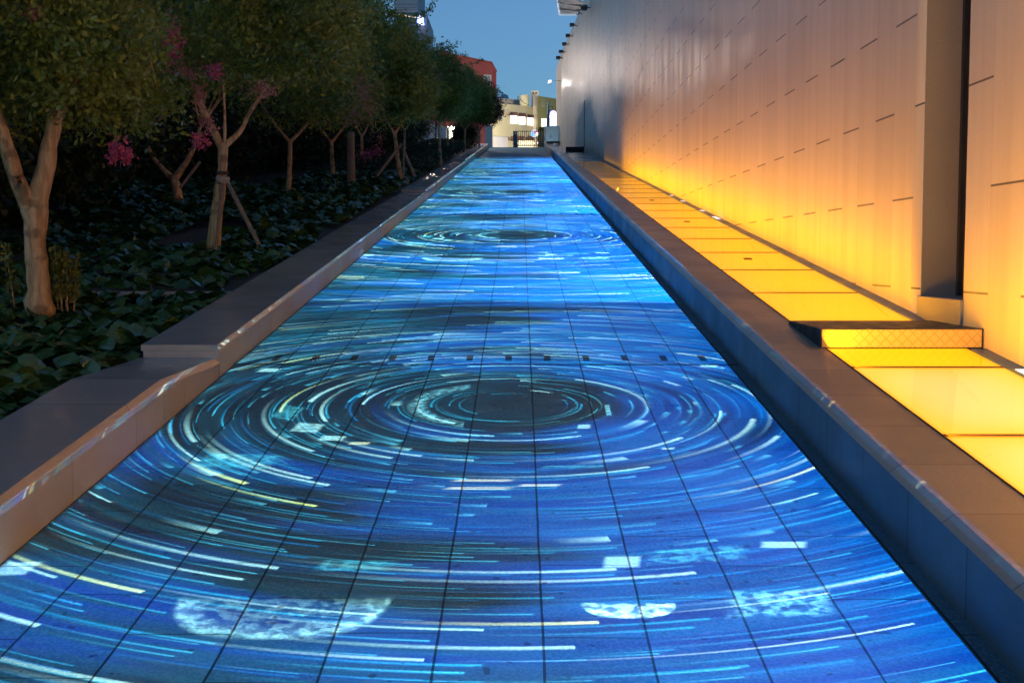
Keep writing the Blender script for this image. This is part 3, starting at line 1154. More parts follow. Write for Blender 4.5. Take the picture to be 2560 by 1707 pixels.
def skin_tree(name, base, limbs, blobs, label, leafm=M_LEAF, leaf=(0.06, 0.032), per=40, sig=0.13, petals=(), group=None, rz=0, scale=None, twigs=12, sprays=()):
    """limbs: list of (points, radii) in world coordinates; blobs: (centre, radii, clumps); petals: (centre, radius, n, mat)"""
    base = Vector(base)
    t = thing(name, label, 'tree', base, group=group)
    q = MB(base)
    for pts, rad in limbs:
        P, R = wob_line(pts, rad)
        q.tube(P, R, 12)
    # twigs into the crown
    ends = [Vector(l[0][-1]) for l in limbs]
    for (c, r_, k) in blobs:
        for _ in range(twigs // max(1, len(blobs)) + 1):
            e = min(ends, key=lambda w: (w - Vector(c)).length)
            d = Vector([random.gauss(0, 0.5) * r_[i] for i in range(3)]) + Vector(c)
            mid = (e + d) / 2 + Vector((random.uniform(-.1, .1), random.uniform(-.1, .1), 0.1))
            q.tube([e, mid, d], [0.018, 0.012, 0.004], 5)
    q.build('trunk', M_BARK, t, smooth=True)
    pos = clumps(RNG, [((Vector(c) - base), r_, k) for c, r_, k in blobs], per, sig)
    for (pts, Y_, n_) in sprays:
        pts = [at(x_, y_, Y_) - base for x_, y_ in pts]
        q = MB()
        q.tube(pts, 0.008, 5)
        q.build('twig', M_BARK, t)
        arr = np.array([tuple(p_) for p_ in pts])
        f_ = RNG.uniform(0, len(pts) - 1.001, n_)
        i_ = f_.astype(int)
        w_ = (f_ - i_)[:, None]
        pos = np.concatenate([pos, arr[i_] * (1 - w_) + arr[i_ + 1] * w_ + RNG.normal(0, 0.045, (n_, 3))])
    link('crown', leaf_mesh('crown', pos, leaf[0], leaf[1], RNG), leafm, t)
    for (c, r_, n_, pm) in petals:
        pp = RNG.normal(size=(n_, 3)) * np.array(r_) * 0.5 + np.array(Vector(c) - base)
        link('blossom', leaf_mesh('blossom', pp, 0.032, 0.024, RNG), pm, t)
    return t


def R_(px, h, Y):
    return at(px, h, Y)


# tree 1: forked tree on the left edge
Y1 = 8.4
T1 = [([at(98, 790, Y1), at(96, 700, Y1), at(88, 600, Y1), at(84, 520, Y1)], [0.10, 0.078, 0.076, 0.092]),
      ([at(84, 535, Y1), at(112, 440, Y1 + .05), at(128, 340, Y1 + .1), at(150, 255, Y1 + .15), at(150, 160, Y1 + .2), at(120, 60, Y1 + .3), at(110, -60, Y1 + .4)], [0.08, 0.066, 0.056, 0.046, 0.03, 0.022, 0.012]),
      ([at(80, 540, Y1), at(40, 440, Y1 - .05), at(2, 330, Y1 - .1), at(-30, 230, Y1 - .1), at(-80, 60, Y1)], [0.066, 0.054, 0.05, 0.04, 0.02]),
      ([at(70, 515, Y1), at(28, 400, Y1 - .15), at(-10, 290, Y1 - .2), at(-70, 180, Y1 - .3)], [0.05, 0.04, 0.04, 0.03]),
      ([at(140, 300, Y1 + .1), at(160, 240, Y1 + .1), at(200, 190, Y1 + .1), at(270, 60, Y1 + .2)], [0.03, 0.024, 0.018, 0.01])]
skin_tree('crape_myrtle', at(98, 790, Y1), T1,
          [((-3.65, 8.6, 3.2), (1.2, 1.2, 0.8), 240), ((-3.15, 8.8, 2.8), (0.55, 0.9, 0.38), 70), ((-4.1, 8.2, 2.9), (0.7, 1.1, 0.6), 80), ((-3.3, 8.5, 4.4), (1.3, 1.3, 0.9), 110)],
          'nearest crape myrtle with a thick forked orange lit trunk at the left edge', leaf=(0.055, 0.03), per=80, sig=0.105,
          petals=[(at(296, 380, 8.3), (0.08, 0.08, 0.075), 260, M_PETAL), (at(312, 392, 8.3), (0.04, 0.05, 0.045), 130, M_PETAL),
                  (at(82, 35, 8.0), (0.06, 0.06, 0.06), 100, M_PETAL2)])
# tree 2: second tree with stake and tie
Y2 = 12.4
T2 = [([at(532, 628, Y2), at(543, 520, Y2), at(555, 440, Y2), at(558, 360, Y2)], [0.075, 0.068, 0.052, 0.048]),
      ([at(556, 372, Y2), at(520, 300, Y2 - .1), at(495, 240, Y2 - .15), at(470, 190, Y2 - .2), at(400, 60, Y2 - .3)], [0.045, 0.034, 0.034, 0.026, 0.01]),
      ([at(560, 366, Y2), at(600, 330, Y2 + .1), at(625, 280, Y2 + .15), at(660, 225, Y2 + .2), at(720, 100, Y2 + .4)], [0.036, 0.026, 0.022, 0.016, 0.008]),
      ([at(562, 360, Y2), at(562, 280, Y2), at(558, 150, Y2), at(590, 0, Y2)], [0.018, 0.014, 0.012, 0.006])]
skin_tree('crape_myrtle', at(532, 628, Y2), T2,
          [((-3.1, 12.6, 4.15), (1.5, 1.3, 0.95), 270), ((-2.35, 12.6, 3.8), (0.75, 1.0, 0.5), 100), ((-4.0, 12.5, 3.5), (0.8, 1.1, 0.45), 60), ((-2.9, 12.6, 5.3), (1.3, 1.3, 0.7), 100)],
          'crape myrtle tied to a slanting stake, second tree from the camera', leaf=(0.06, 0.033), per=75, sig=0.115,
          petals=[(at(432, 118, 11.0), (0.10, 0.1, 0.2), 300, M_PETAL), (at(425, 75, 11.0), (0.08, 0.08, 0.12), 130, M_PETAL2),
                  (at(465, 180, 11.0), (0.16, 0.1, 0.06), 140, M_PETAL2), (at(535, 178, 11.0), (0.07, 0.1, 0.07), 120, M_PETAL),
                  (at(498, 240, 11.0), (0.06, 0.1, 0.12), 150, M_PETAL2), (at(520, 310, 11.0), (0.08, 0.1, 0.1), 150, M_PETAL2),
                  (at(503, 355, 11.0), (0.10, 0.1, 0.07), 160, M_PETAL), (at(655, 225, 11.3), (0.14, 0.1, 0.09), 140, M_PETAL2)])
# tree 3: multi stem behind
Y3 = 17.5
T3 = [([at(447, 500, Y3), at(440, 465, Y3), at(430, 440, Y3)], [0.075, 0.065, 0.06]),
      ([at(430, 445, Y3), at(400, 415, Y3), at(375, 380, Y3), at(365, 320, Y3)], [0.05, 0.035, 0.03, 0.018]),
      ([at(436, 448, Y3), at(460, 415, Y3), at(485, 370, Y3), at(500, 320, Y3)], [0.055, 0.045, 0.035, 0.02])]
skin_tree('crape_myrtle', at(447, 500, Y3), T3,
          [((-5.2, 17.8, 5.0), (1.9, 1.6, 1.1), 300), ((-4.2, 17.8, 4.6), (1.0, 1.2, 0.7), 120)],
          'low branching crape myrtle standing behind the staked tree', leaf=(0.075, 0.04), per=50, sig=0.18)


def generic_tree(label, px, py, Y, zt, rad, leafm=M_LEAF, petals=(), stake=False, lean=0.0, stems=2, low=1.35, name='crape_myrtle', blob=None, group=None, dens=1.0, sprays=()):
    b = at(px, py, Y)
    b.z = zr(Y) + 0.1
    top = zr(Y) + zt
    z1 = zr(Y) + low
    limbs = [([b, b + Vector((lean * .3, 0, (z1 - b.z) * .5)), b + Vector((lean * .5, 0, z1 - b.z))], [0.055, 0.045, 0.04])]
    e = limbs[0][0][-1]
    for s_ in range(stems):
        a = 2 * math.pi * s_ / stems + 0.6
        limbs.append(([e - Vector((0, 0, .05)), e + Vector((math.cos(a) * rad * .25, math.sin(a) * rad * .2, 0.35)), e + Vector((math.cos(a) * rad * .55, math.sin(a) * rad * .4, 1.0))], [0.035, 0.025, 0.01]))
    c0 = Vector((b.x + lean, b.y, (top + z1) / 2 + 0.15))
    hz = (top - z1) / 2
    bl = blob or [(c0, (rad, rad, hz), int(230 * dens)), (c0 + Vector((rad * .45, 0, -hz * .35)), (rad * .6, rad * .7, hz * .55), int(110 * dens))]
    return skin_tree(name, b, limbs, bl, label, leafm, (0.08, 0.042), 60, 0.15 if rad > 1.2 else 0.115, petals, group=group, sprays=sprays)


generic_tree('slender young crape myrtle with a thin pale trunk left of the bare post', 720, 455, 22.0, 4.3, 1.5, low=1.15, lean=0.1)
generic_tree('crape myrtle supported by a tripod of stakes in the middle of the row', 1005, 452, 25.5, 3.6, 1.0, low=1.25, lean=-0.3,
             petals=[(at(905, 215, 20.4), (0.2, .2, .25), 200, M_PETAL2), (at(918, 255, 20.4), (0.3, .2, .3), 260, M_PETAL2), (at(885, 290, 20.4), (0.3, .2, .2), 200, M_PETAL2),
                     (at(945, 345, 24.0), (0.2, .2, .15), 120, M_PETAL2), (at(920, 386, 24.0), (0.22, .2, .14), 220, M_PETAL), (at(945, 378, 24.0), (0.15, .2, .10), 90, M_PETAL)])
generic_tree('full crape myrtle with faded pink panicles left of the tripod staked tree', 835, 455, 27.0, 4.9, 1.35, low=1.05, lean=-0.1,
             petals=[(at(825, 200, 25.4), (0.3, .3, .2), 150, M_PETAL2), (at(720, 50, 25), (0.15, .2, .15), 60, M_PETAL2)])
generic_tree('crape myrtle with a straight thin trunk beside the third planter wall', 1102, 404, 36.0, 3.45, 0.85, low=1.3, leafm=M_LEAF, lean=-0.1,
             petals=[(at(1078, 290, 34.9), (0.25, .2, .25), 140, M_PETAL2), (at(1100, 190, 34.9), (0.25, .2, .25), 130, M_PETAL2)])
generic_tree('tall full crape myrtle rising behind the bare post', 905, 420, 33.0, 5.7, 1.0, low=1.1, dens=1.2,
             sprays=[([(985, 60), (1010, 58), (1035, 40), (1060, 34), (1078, 22), (1086, 3)], 32.0, 170), ([(1035, 40), (1050, 45), (1070, 30)], 32.0, 60), ([(1000, 35), (1020, 60), (1026, 85)], 32.2, 60)])
generic_tree('upright crape myrtle whose twigs cross the glass tower', 1012, 385, 40.0, 4.2, 1.1, low=1.2, dens=1.2,
             sprays=[([(1050, 140), (1090, 122), (1100, 112), (1122, 104)], 39.0, 110), ([(1085, 130), (1115, 120), (1140, 134), (1165, 139)], 39.0, 130), ([(1110, 122), (1130, 118), (1147, 108)], 39.0, 60), ([(1060, 120), (1075, 105), (1084, 93)], 39.0, 60)])
generic_tree('green crape myrtle in front of the red building', 1120, 370, 46.0, 3.75, 1.15, low=1.2, dens=1.1, sprays=[([(1160, 165), (1190, 158), (1208, 150)], 45.5, 90)])
generic_tree('small dark crape myrtle near the top of the ramp', 1160, 358, 52.0, 3.45, 1.15, low=1.1, lean=0.1)
generic_tree('purple leaved tree overhanging the far end of the ramp', 1198, 352, 58.0, 3.35, 1.0, leafm=M_LEAF_P, low=1.0, name='purple_leaf_tree', lean=0.0, dens=1.2, sprays=[([(1230, 230), (1245, 225), (1258, 236)], 57.5, 70), ([(1232, 265), (1250, 275), (1256, 290)], 57.5, 70)])

# fill trees behind the row
bt = None
labs = ['dark evergreen behind the forked tree, nearest of the back row', 'dark evergreen behind the staked tree in the back row', 'dark evergreen behind the low branching tree in the back row',
        'dark evergreen behind the slender young tree in the back row', 'dark evergreen behind the bare post in the back row', 'dark evergreen behind the tripod staked tree in the back row',
        'dark evergreen behind the straight thin trunk in the back row', 'dark evergreen near the top of the ramp in the back row', 'small dark evergreen beside the pale low building', 'farthest dark evergreen of the back row']
for i, (x, y, s_) in enumerate(((-7.4, 11.5, 1.0), (-8.4, 16.5, 1.1), (-9.8, 23, 1.25), (-9.0, 28, 1.3), (-8.4, 32.5, 1.3), (-8.2, 37.5, 1.3), (-8.4, 43, 1.2), (-9.2, 50, 1.1), (-7.4, 55, 0.9), (-6.6, 61, 0.8))):
    if bt is None:
        b = Vector((x, y, zr(y)))
        bt = skin_tree('evergreen_tree', b, [([b, b + Vector((0, 0, 1.5)), b + Vector((0, 0, 3.8))], [0.12, 0.09, 0.03])],
                       [(b + Vector((0, 0, 1.3)), (2.4, 2.8, 1.5), 420), (b + Vector((0, 0, 3.2)), (2.1, 2.4, 1.6), 300)], labs[0], M_LEAF_D, (0.12, 0.075), 60, 0.26,
                       group='dark evergreens behind the crape myrtles')
    else:
        copy_thing(bt, (x, y, zr(y)), rz=i * 1.3, label=labs[i], scale=(s_, s_, s_))

b = Vector((-2.75, 60.0, zr(60)))
skin_tree('dark_shrub', b, [([b, b + Vector((0, 0, .4))], [0.04, 0.02])], [(b + Vector((0, 0, .75)), (0.6, 0.6, 0.75), 150)], 'dark upright shrub at the top end of the planting bed', M_LEAF_D, (0.1, 0.06), 60, 0.12)

# bare post and stakes
p = at(878, 455, 24.5)
q = MB(p)
q.tube([p - Vector((0, 0, .1)), p + Vector((0, 0, 1.0))], [0.085, 0.075], 12)
o = q.build('timber_post', M_STAKE)
o.location = p
tag(o, 'straight brown lit timber post standing among the trees', 'post')


def stake(a, b, r_, label, name='tree_stake', group='slanting stakes propping trees'):
    a, b = Vector(a), Vector(b)
    q = MB(a)
    q.tube([a, b], r_, 8)
    o = q.build(name, M_STAKE)
    o.location = a
    return tag(o, label, 'stake', group)


stake(at(648, 612, 12.1), at(566, 452, 12.35), 0.022, 'slanting stake leaning right of the second tree')
stake(at(540, 625, 12.15), at(556, 460, 12.3), 0.020, 'upright stake tied against the second trunk')
stake(at(934, 452, 25.0), at(1004, 360, 25.4), 0.03, 'left leg of the tripod of stakes')
stake(at(1036, 440, 25.2), at(1006, 370, 25.4), 0.03, 'right leg of the tripod of stakes')
stake(at(1008, 455, 25.2), at(1010, 350, 25.35), 0.02, 'upright middle stake of the tripod')
stake(at(450, 470, 17.0), at(500, 405, 17.2), 0.022, 'thin grey stake leaning on the low branching tree')
q = MB(at(556, 450, 12.3))
c = at(557, 450, 12.3)
for (dz, rr) in ((0, .062), (0.02, .058), (-0.02, .055)):
    ring = [c + Vector((math.cos(w) * rr, math.sin(w) * rr, dz + 0.01 * math.sin(w * 2))) for w in [2 * math.pi * i / 16 for i in range(17)]]
    q.tube(ring, 0.012, 6)
q.tube([c + Vector((0.05, -.04, 0)), c + Vector((0.09, -.05, -0.05))], [0.012, 0.006], 6)
o = q.build('tree_tie', M_TIE)
o.location = at(556, 450, 12.3)
tag(o, 'knotted pale cloth tie around the second trunk and its stake', 'tree tie')
q = MB(c)
q.tube([c + Vector((0, 0, 0.055)), c + Vector((0, 0, 0.085))], 0.064, 14)
o = q.build('rubber_band', M_TIE_D)
o.location = c
tag(o, 'dark band strapped round the second trunk above the tie', 'band')


# ------------------------------------------------------------------ ground cover of broad leaves
def broad_leaves(name, pts, size, m, rng, label=None):
    """cupped round leaves: 2 quads bent along the midrib on each side"""
    n_ = len(pts)
    yaw = rng.uniform(0, 2 * np.pi, n_)
    tilt = rng.normal(0.45, 0.28, n_)
    L = size * rng.uniform(0.6, 1.25, n_)
    prof = np.array([(-0.5, 0.0), (-0.28, 0.40), (0.12, 0.5), (0.55, 0.0), (0.12, -0.5), (-0.28, -0.40)])
    loc = np.zeros((7, 3))
    loc[1:, :2] = prof
    loc[1:, 2] = -np.abs(prof[:, 1]) * 0.28 - prof[:, 0] ** 2 * 0.5 + 0.03
    v = np.repeat(loc[None], n_, 0) * L[:, None, None]
    v += rng.normal(0, 0.03, v.shape) * size
    ct, st_ = np.cos(tilt)[:, None], np.sin(tilt)[:, None]
    x, z = v[:, :, 0] * ct + v[:, :, 2] * st_, -v[:, :, 0] * st_ + v[:, :, 2] * ct
    y = v[:, :, 1]
    cy, sy = np.cos(yaw)[:, None], np.sin(yaw)[:, None]
    X_, Y_ = x * cy - y * sy, x * sy + y * cy
    V_ = np.stack([X_, Y_, z], -1) + pts[:, None, :]
    # four quads: 0-1-2-3 style fan (centre 0)
    q = np.stack([V_[:, [0, 1, 2, 3]], V_[:, [0, 3, 4, 5]]], 1).reshape(-1, 4, 3)
    tri = V_[:, [0, 5, 6, 1]].reshape(-1, 4, 3)
    allq = np.concatenate([q, tri])
    return quads(name, allq)


def carpet(x0, x1, y0, y1, n_, h, base=0.1, hump=0.1):
    x = RNG.uniform(x0, x1, n_)
    y = RNG.uniform(y0, y1, n_)
    hm = h * (0.6 + 0.4 * np.sin(x * 3.1 + 1) * np.sin(y * 1.7)) * RNG.uniform(0.5, 1.05, n_)
    return np.stack([x, y, S * y + base + hm], -1)


near = carpet(-4.6, -2.3, 4.5, 9.35, 2600, 0.20, 0.06)
me = broad_leaves('ground_cover', near, 0.135, M_LEAF_B, RNG)
tag(link('ground_cover', me, M_LEAF_B), kind='stuff')
mid = np.concatenate([carpet(-3.4, -2.3, 11.0, 14.5, 700, 0.17, 0.12), carpet(-7.5, -2.35, 15.5, 24, 5200, 0.24, 0.12), carpet(-6.0, -4.2, 12.5, 15.5, 500, 0.15, 0.12), carpet(-6.5, -2.4, 9.8, 11.2, 520, 0.10, 0.10), carpet(-5.0, -3.3, 11.0, 13, 350, 0.12, 0.10), carpet(-9.0, -5, 17, 23, 2400, 0.35, 0.12)])
me = broad_leaves('ground_cover', mid, 0.15, M_LEAF_B, RNG)
tag(link('ground_cover', me, M_LEAF_B), kind='stuff')
far = np.concatenate([carpet(-5, -2.4, 24, 33, 2600, 0.22, 0.12)])
me = broad_leaves('ground_cover', far, 0.16, M_LEAF_B, RNG)
tag(link('ground_cover', me, M_LEAF_B), kind='stuff')

# low clipped hedge along the upper planter
hp = np.stack([RNG.uniform(-4.6, -2.35, 26000), RNG.uniform(30, 64, 26000), np.zeros(26000)], -1)
hp[:, 2] = S * hp[:, 1] + 0.12 + 0.42 * RNG.uniform(0, 1, 26000) ** 0.4 * (1 + 0.12 * np.sin(hp[:, 1] * 1.3) * np.sin(hp[:, 0] * 2))
hd = link('hedge', leaf_mesh('hedge', hp, 0.09, 0.05, RNG), M_LEAF_D)
tag(hd, 'low dark clipped hedge along the upper planter wall', 'hedge')

# leafy upright stems beside the forked trunk
for n_, (px, py, ht, lab) in enumerate(((147, 755, 150, 'bright upright leafy shoot just right of the forked trunk'), (172, 760, 130, 'smaller leafy shoot, outermost right of the forked trunk'),
                                        (60, 760, 170, 'dim leafy shoot left of the forked trunk'))):
    Y = 8.5
    b = at(px, py, Y)
    t = thing('leafy_shoot', lab, 'plant', b, group='upright leafy shoots at the forked trunk')
    s = ht * Y / F
    q, pp = MB(b), []
    for k in range(4):
        dx, dy = random.uniform(-.05, .05), random.uniform(-.05, .05)
        tp = b + Vector((dx * 2, dy * 2, s * random.uniform(0.7, 1.1)))
        q.tube([b + Vector((dx, dy, -0.05)), tp], [0.006, 0.002], 5)
        for j in range(110):
            f_ = random.uniform(0.1, 1)
            c = b + Vector((dx, dy, 0)) * (1 - f_) + (tp - b) * f_
            pp.append(tuple(c - b + Vector((random.gauss(0, .018), random.gauss(0, .018), random.gauss(0, .01)))))
    q.build('stem', M_BARK, t)
    link('foliage', leaf_mesh('foliage', np.array(pp), 0.05, 0.026, RNG), M_LEAF_Y, t)

# ------------------------------------------------------------------ far buildings (seen over the crest)
M_CREAM = speckle('cream_render', (0.62, 0.56, 0.38), 0.8, 0.06, 0.8, 6, 0, 0.05)
M_OLIVE = speckle('olive_render', (0.38, 0.36, 0.13), 0.8, 0.06, 0.8, 6, 0, 0.05)
M_RED = speckle('red_render', (0.42, 0.09, 0.085), 0.8, 0.12, 0.8, 6, 0, 0.05)
M_GREYP = speckle('grey_render', (0.42, 0.44, 0.46), 0.8, 0.06, 1.2, 6, 0, 0.05)
M_PINKW = speckle('pale_render', (0.55, 0.47, 0.40), 0.8, 0.06, 1.2, 6, 0, 0.05)
M_AWN = speckle('brown_awning', (0.20, 0.09, 0.07), 0.8, 0.15, 4, 12, 0, 0.05)
M_LIT = mat('lit_window', (0.8, 0.8, 0.8), 0.4, emit=(1.0, 0.97, 0.9), es=2.5)
M_LITC = mat('lit_cool', (0.8, 0.8, 0.8), 0.4, emit=(0.75, 0.85, 1.0), es=2.5)
M_LITY = mat('lit_shop', (0.8, 0.8, 0.8), 0.4, emit=(1.0, 0.85, 0.45), es=1.0)
M_DGLASS = mat('dark_glass', (0.05, 0.07, 0.08), 0.15)
M_BLUE = speckle('blue_paint', (0.02, 0.10, 0.22), 0.4, 0.1, 3, 9, 0, 0.03)
M_TEAL = mat('tower_glass', (0.06, 0.16, 0.18), 0.15)
M_TOWER = speckle('tower_stone', (0.30, 0.30, 0.34), 0.6, 0.08, 0.5, 3, 0, 0.05)
M_SHUT = speckle('roller_shutter', (0.68, 0.66, 0.72), 0.5, 0.05, 1, 9, 0, 0.05)


def fp(x0, y0, x1, y1, D, D2=None):
    """four corners of a wall rectangle seen between two pixels; left at D, right at D2"""
    D2 = D2 or D
    return at(x0, y0, D), at(x1, y0, D2), at(x0, y1, D), at(x1, y1, D2)


def facade(mb, x0, yt0, x1, yt1, D0, D1, zb, depth=6.0):
    """wall from pixel column x0 (top yt0, distance D0) to x1 (top yt1, D1) down to world z zb, with depth behind"""
    a, b = at(x0, yt0, D0), at(x1, yt1, D1)
    back = Vector((0, depth, 0))
    z = max(a.z, b.z)
    a0, b0 = Vector((a.x, a.y, zb)), Vector((b.x, b.y, zb))
    mb.hexa([a0, b0, b0 + back, a0 + back, a, b, b + back, a + back])


def pane(mb, x0, y0, x1, y1, Dl, Dr, X_l, X_r, out=0.03, thick=0.05, dy=0.0):
    """flat piece on a facade whose distance runs from Dl at column X_l to Dr at column X_r"""
    if abs(Dl - Dr) < 1e-6:
        def hit(x, y): return at(x, y, Dl - out)
    else:
        A_, B_ = at(X_l, 300, Dl), at(X_r, 300, Dr)
        ux, uy = B_.x - A_.x, B_.y - A_.y

        def hit(x, y):
            d = ray(x, y)
            k = d.x / d.y
            # (A.x + t ux) = k (A.y + t uy)
            t_ = (k * A_.y - A_.x) / (ux - k * uy)
            return at(x, y, A_.y + t_ * uy - out)
    pts = [hit(x0, y1), hit(x1, y1 + dy), hit(x1, y0 + dy), hit(x0, y0)]
    bk = Vector((0, thick, 0))
    mb.hexa([pts[0], pts[1], pts[1] + bk, pts[0] + bk, pts[3], pts[2], pts[2] + bk, pts[3] + bk])


ZB = ZC
# cream building
cb = thing('cream_building', 'cream rendered building with three bright windows under brown awnings', 'building', at(1280, 440, 100))
A = (96.0, 104.0, 1215, 1340)
q = MB(cb.location)
facade(q, 1215, 255, 1340, 268, 96, 104, ZB, 9)
q.build('wall', M_CREAM, cb)
q = MB(cb.location)
facade(q, 1243, 254 - 9, 1318, 252, 101, 105, ZB + 3, 5)
q.build('upper_storey', M_PINKW, cb)
for (x0, y0, x1, y1) in ((1276, 288, 1293, 309), (1297, 290, 1313, 311), (1318, 293, 1334, 313)):
    q = MB(cb.location); pane(q, x0, y0, x1, y1, *A, dy=1.2); w_ = q.build('window', M_LIT, cb)
for (x0, y0, x1, y1) in ((1275.5, 280, 1295, 288), (1297, 282.5, 1316, 290.5), (1318.5, 286, 1335, 293.5), (1246, 275, 1261, 284)):
    q = MB(cb.location)
    D = 96 + 8 * (x0 - 1215) / 125
    a, b_ = at(x0, y0, D), at(x1 - 1.5, y0 + 1, D)
    c_, d_ = at(x0, y1, D - 0.9), at(x1, y1 + 1, D - 0.9)
    up = Vector((0, 0, 0.04))
    q.hexa([c_ - up, d_ - up, b_ - up, a - up, c_, d_, b_, a])
    q.build('awning', M_AWN, cb)
q = MB(cb.location); pane(q, 1239, 285, 1256, 304, *A, dy=1); w_ = q.build('window', M_CREAM, cb)
q = MB(cb.location); pane(q, 1240.5, 286, 1245, 301, *A, out=0.08, dy=0.3); pane(q, 1247.5, 286.5, 1254, 302, *A, out=0.08, dy=0.4); q.build('pane', M_DGLASS, w_).location = (0, 0, 0)
q = MB(cb.location); pane(q, 1233, 341, 1270, 380, *A, out=0.06, dy=2.5); q.build('garage_door', M_SHUT, cb)
q = MB(cb.location); pane(q, 1231, 339, 1272, 341, *A, out=0.12, dy=2.8); q.build('door_lintel', M_GREYP, cb)
for (x0, x1) in ((1277, 1283), (1295, 1311), (1319, 1335)):
    q = MB(cb.location); pane(q, x0, 340, x1, 349, *A, out=0.9, thick=0.9, dy=.8); q.build('awning', M_AWN, cb)
q = MB(cb.location); pane(q, 1296, 351, 1334, 372, *A, out=0.05, dy=.8); q.build('shop_front', M_LITY, cb)
q = MB(cb.location)
a = at(1288 + 24, 262, 101)
q.tube([at(1311, 266, 102), at(1311, 239, 102)], 12 * 102 / F, 24)
o = q.build('water_tank', M_CREAM, None); o.location = cb.location
tag(o, 'big round cream water tank on the roof of the cream building', 'water tank')
q = MB(at(1261, 246, 103))
c = at(1261, 245, 103)
for k in range(1):
    pts = []
    q.tube([c - Vector((0, 0, .1)), c + Vector((0, 0, .12)), c + Vector((0, 0, .24)), c + Vector((0, 0, .29))], [0.36, 0.34, 0.24, 0.06], 16)
    q.box(c.x - .55, c.x - .2, c.y - .2, c.y + .2, c.z - .1, c.z + .06)
o = q.build('blue_tank', M_BLUE); o.location = at(1261, 246, 103)
tag(o, 'small blue domed tank on the roof left of the round cream tank', 'water tank')
# roof clutter: stair rail and pipes
q = MB(at(1297, 262, 100))
for (p1, p2) in (((1296, 242), (1302, 250)), ((1302, 250), (1310, 258)), ((1310, 258), (1322, 263))):
    q.tube([at(*p1, 100), at(*p2, 100)], 0.028, 6)
o = q.build('roof_pipe', M_DARKMETAL); o.location = at(1297, 262, 100)
tag(o, 'thin dark curved pipework running over the cream roof', 'pipe')

for (p1, p2, lab_) in (((1294, 242), (1295, 251), 'short upright dark rod at the top of the curved roof pipe'), ((1255, 254), (1251, 248), 'thin dark rod on the cream roof under the blue tank'), ((1262, 254), (1266, 250), 'leaning dark rod on the cream roof right of the blue tank')):
    q = MB(at(*p2, 100))
    q.tube([at(*p1, 100), at(*p2, 100)], 0.028, 6)
    o = q.build('roof_rod', M_DARKMETAL); o.location = at(*p2, 100)
    tag(o, lab_, 'rod', 'dark rods on the cream roof')

# chimney tower + pipes
ct = thing('chimney_block', 'square pale chimney block with two dark square holes', 'chimney', at(1338, 260, 103))
q = MB(ct.location); facade(q, 1328, 228, 1347, 226.5, 103.5, 103.5, ZB, 1.2); q.build('shaft', M_PINKW, ct)
for x in (1332, 1339):
    q = MB(ct.location); pane(q, x - .5, 231.5, x + 3, 235, 103.5, 103.5, 1328, 1347); q.build('vent_hole', M_BLACK, ct)
q = MB(ct.location)
for x in (1334.8, 1339):
    q.tube([at(x, 245 if x < 1336 else 268, 103), at(x, 372, 103)], 1.1 * 103 / F, 8)
q.build('downpipe', M_PINKW, ct)

# olive building
ob = thing('olive_building', 'olive yellow rendered building right of the chimney block', 'building', at(1365, 440, 102))
B = (101.0, 99.0, 1344, 1398)
q = MB(ob.location); facade(q, 1344, 240, 1402, 249, 103.0, 107.0, ZB, 8); q.build('wall', M_OLIVE, ob)
B = (103.0, 107.0, 1344, 1402)
q = MB(ob.location); pane(q, 1354.5, 249, 1363.5, 268.5, *B); w_ = q.build('window', M_PINKW, ob)
q = MB(ob.location); pane(q, 1357.3, 251, 1359, 267, *B, out=.08); pane(q, 1360.3, 251, 1362.3, 267, *B, out=.08); q.build('pane', M_OLIVE, w_)
q = MB(ob.location); pane(q, 1354, 297, 1366, 317, *B); w_ = q.build('window', M_LIT, ob)
q = MB(ob.location); pane(q, 1357.8, 297, 1358.8, 317, *B, out=.08); q.build('mullion', M_OLIVE, w_)
# glowing arch
ar = thing('arched_light_sign', 'overexposed white arched sign with a violet rim beside the blue pylon', 'sign', at(1383, 316, 90))
q = MB(ar.location)
arc = [(1374, 318), (1374, 288)] + [(1383 - 9 * math.cos(w), 288 - 11 * math.sin(w)) for w in [math.pi * i / 10 for i in range(1, 10)]] + [(1392, 288), (1392, 318)]
fr_ = [at(x, y, 90) for x, y in arc]
n_ = len(fr_)
bk = [p + Vector((0, 0.15, 0)) for p in fr_]
q.add(fr_ + bk, [tuple(range(n_)), tuple(range(n_, 2 * n_))[::-1]] + [(i, (i + 1) % n_, n_ + (i + 1) % n_, n_ + i) for i in range(n_)])
q.build('light_face', M_LITC, ar)
q = MB(ar.location)
q.tube([at(x, y, 89.95) for x, y in arc[1:-1]], 0.03, 6)
q.build('rim', mat('violet_neon', (0.2, 0.1, 0.5), 0.4, emit=(0.35, 0.25, 1.0), es=1.2), ar)
# blue pylon with ladder frame
py_ = thing('blue_pylon', 'tall narrow blue pylon with a pointed pale left edge', 'pylon', at(1370, 330, 80))
q = MB(py_.location); q.hexa([at(1366.5, 372, 80), at(1373.2, 372, 80), at(1373.2, 372, 80.3), at(1366.5, 372, 80.3), at(1369.5, 254, 80), at(1372.8, 257, 80), at(1372.8, 257, 80.3), at(1369.5, 254, 80.3)]); q.build('blade', M_BLUE, py_)
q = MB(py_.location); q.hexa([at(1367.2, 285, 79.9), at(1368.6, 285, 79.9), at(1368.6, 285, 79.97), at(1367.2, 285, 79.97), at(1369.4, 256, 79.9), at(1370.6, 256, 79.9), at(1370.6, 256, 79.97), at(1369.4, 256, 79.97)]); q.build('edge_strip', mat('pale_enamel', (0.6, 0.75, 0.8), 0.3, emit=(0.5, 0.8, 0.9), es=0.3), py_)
q = MB(at(1377, 330, 80))
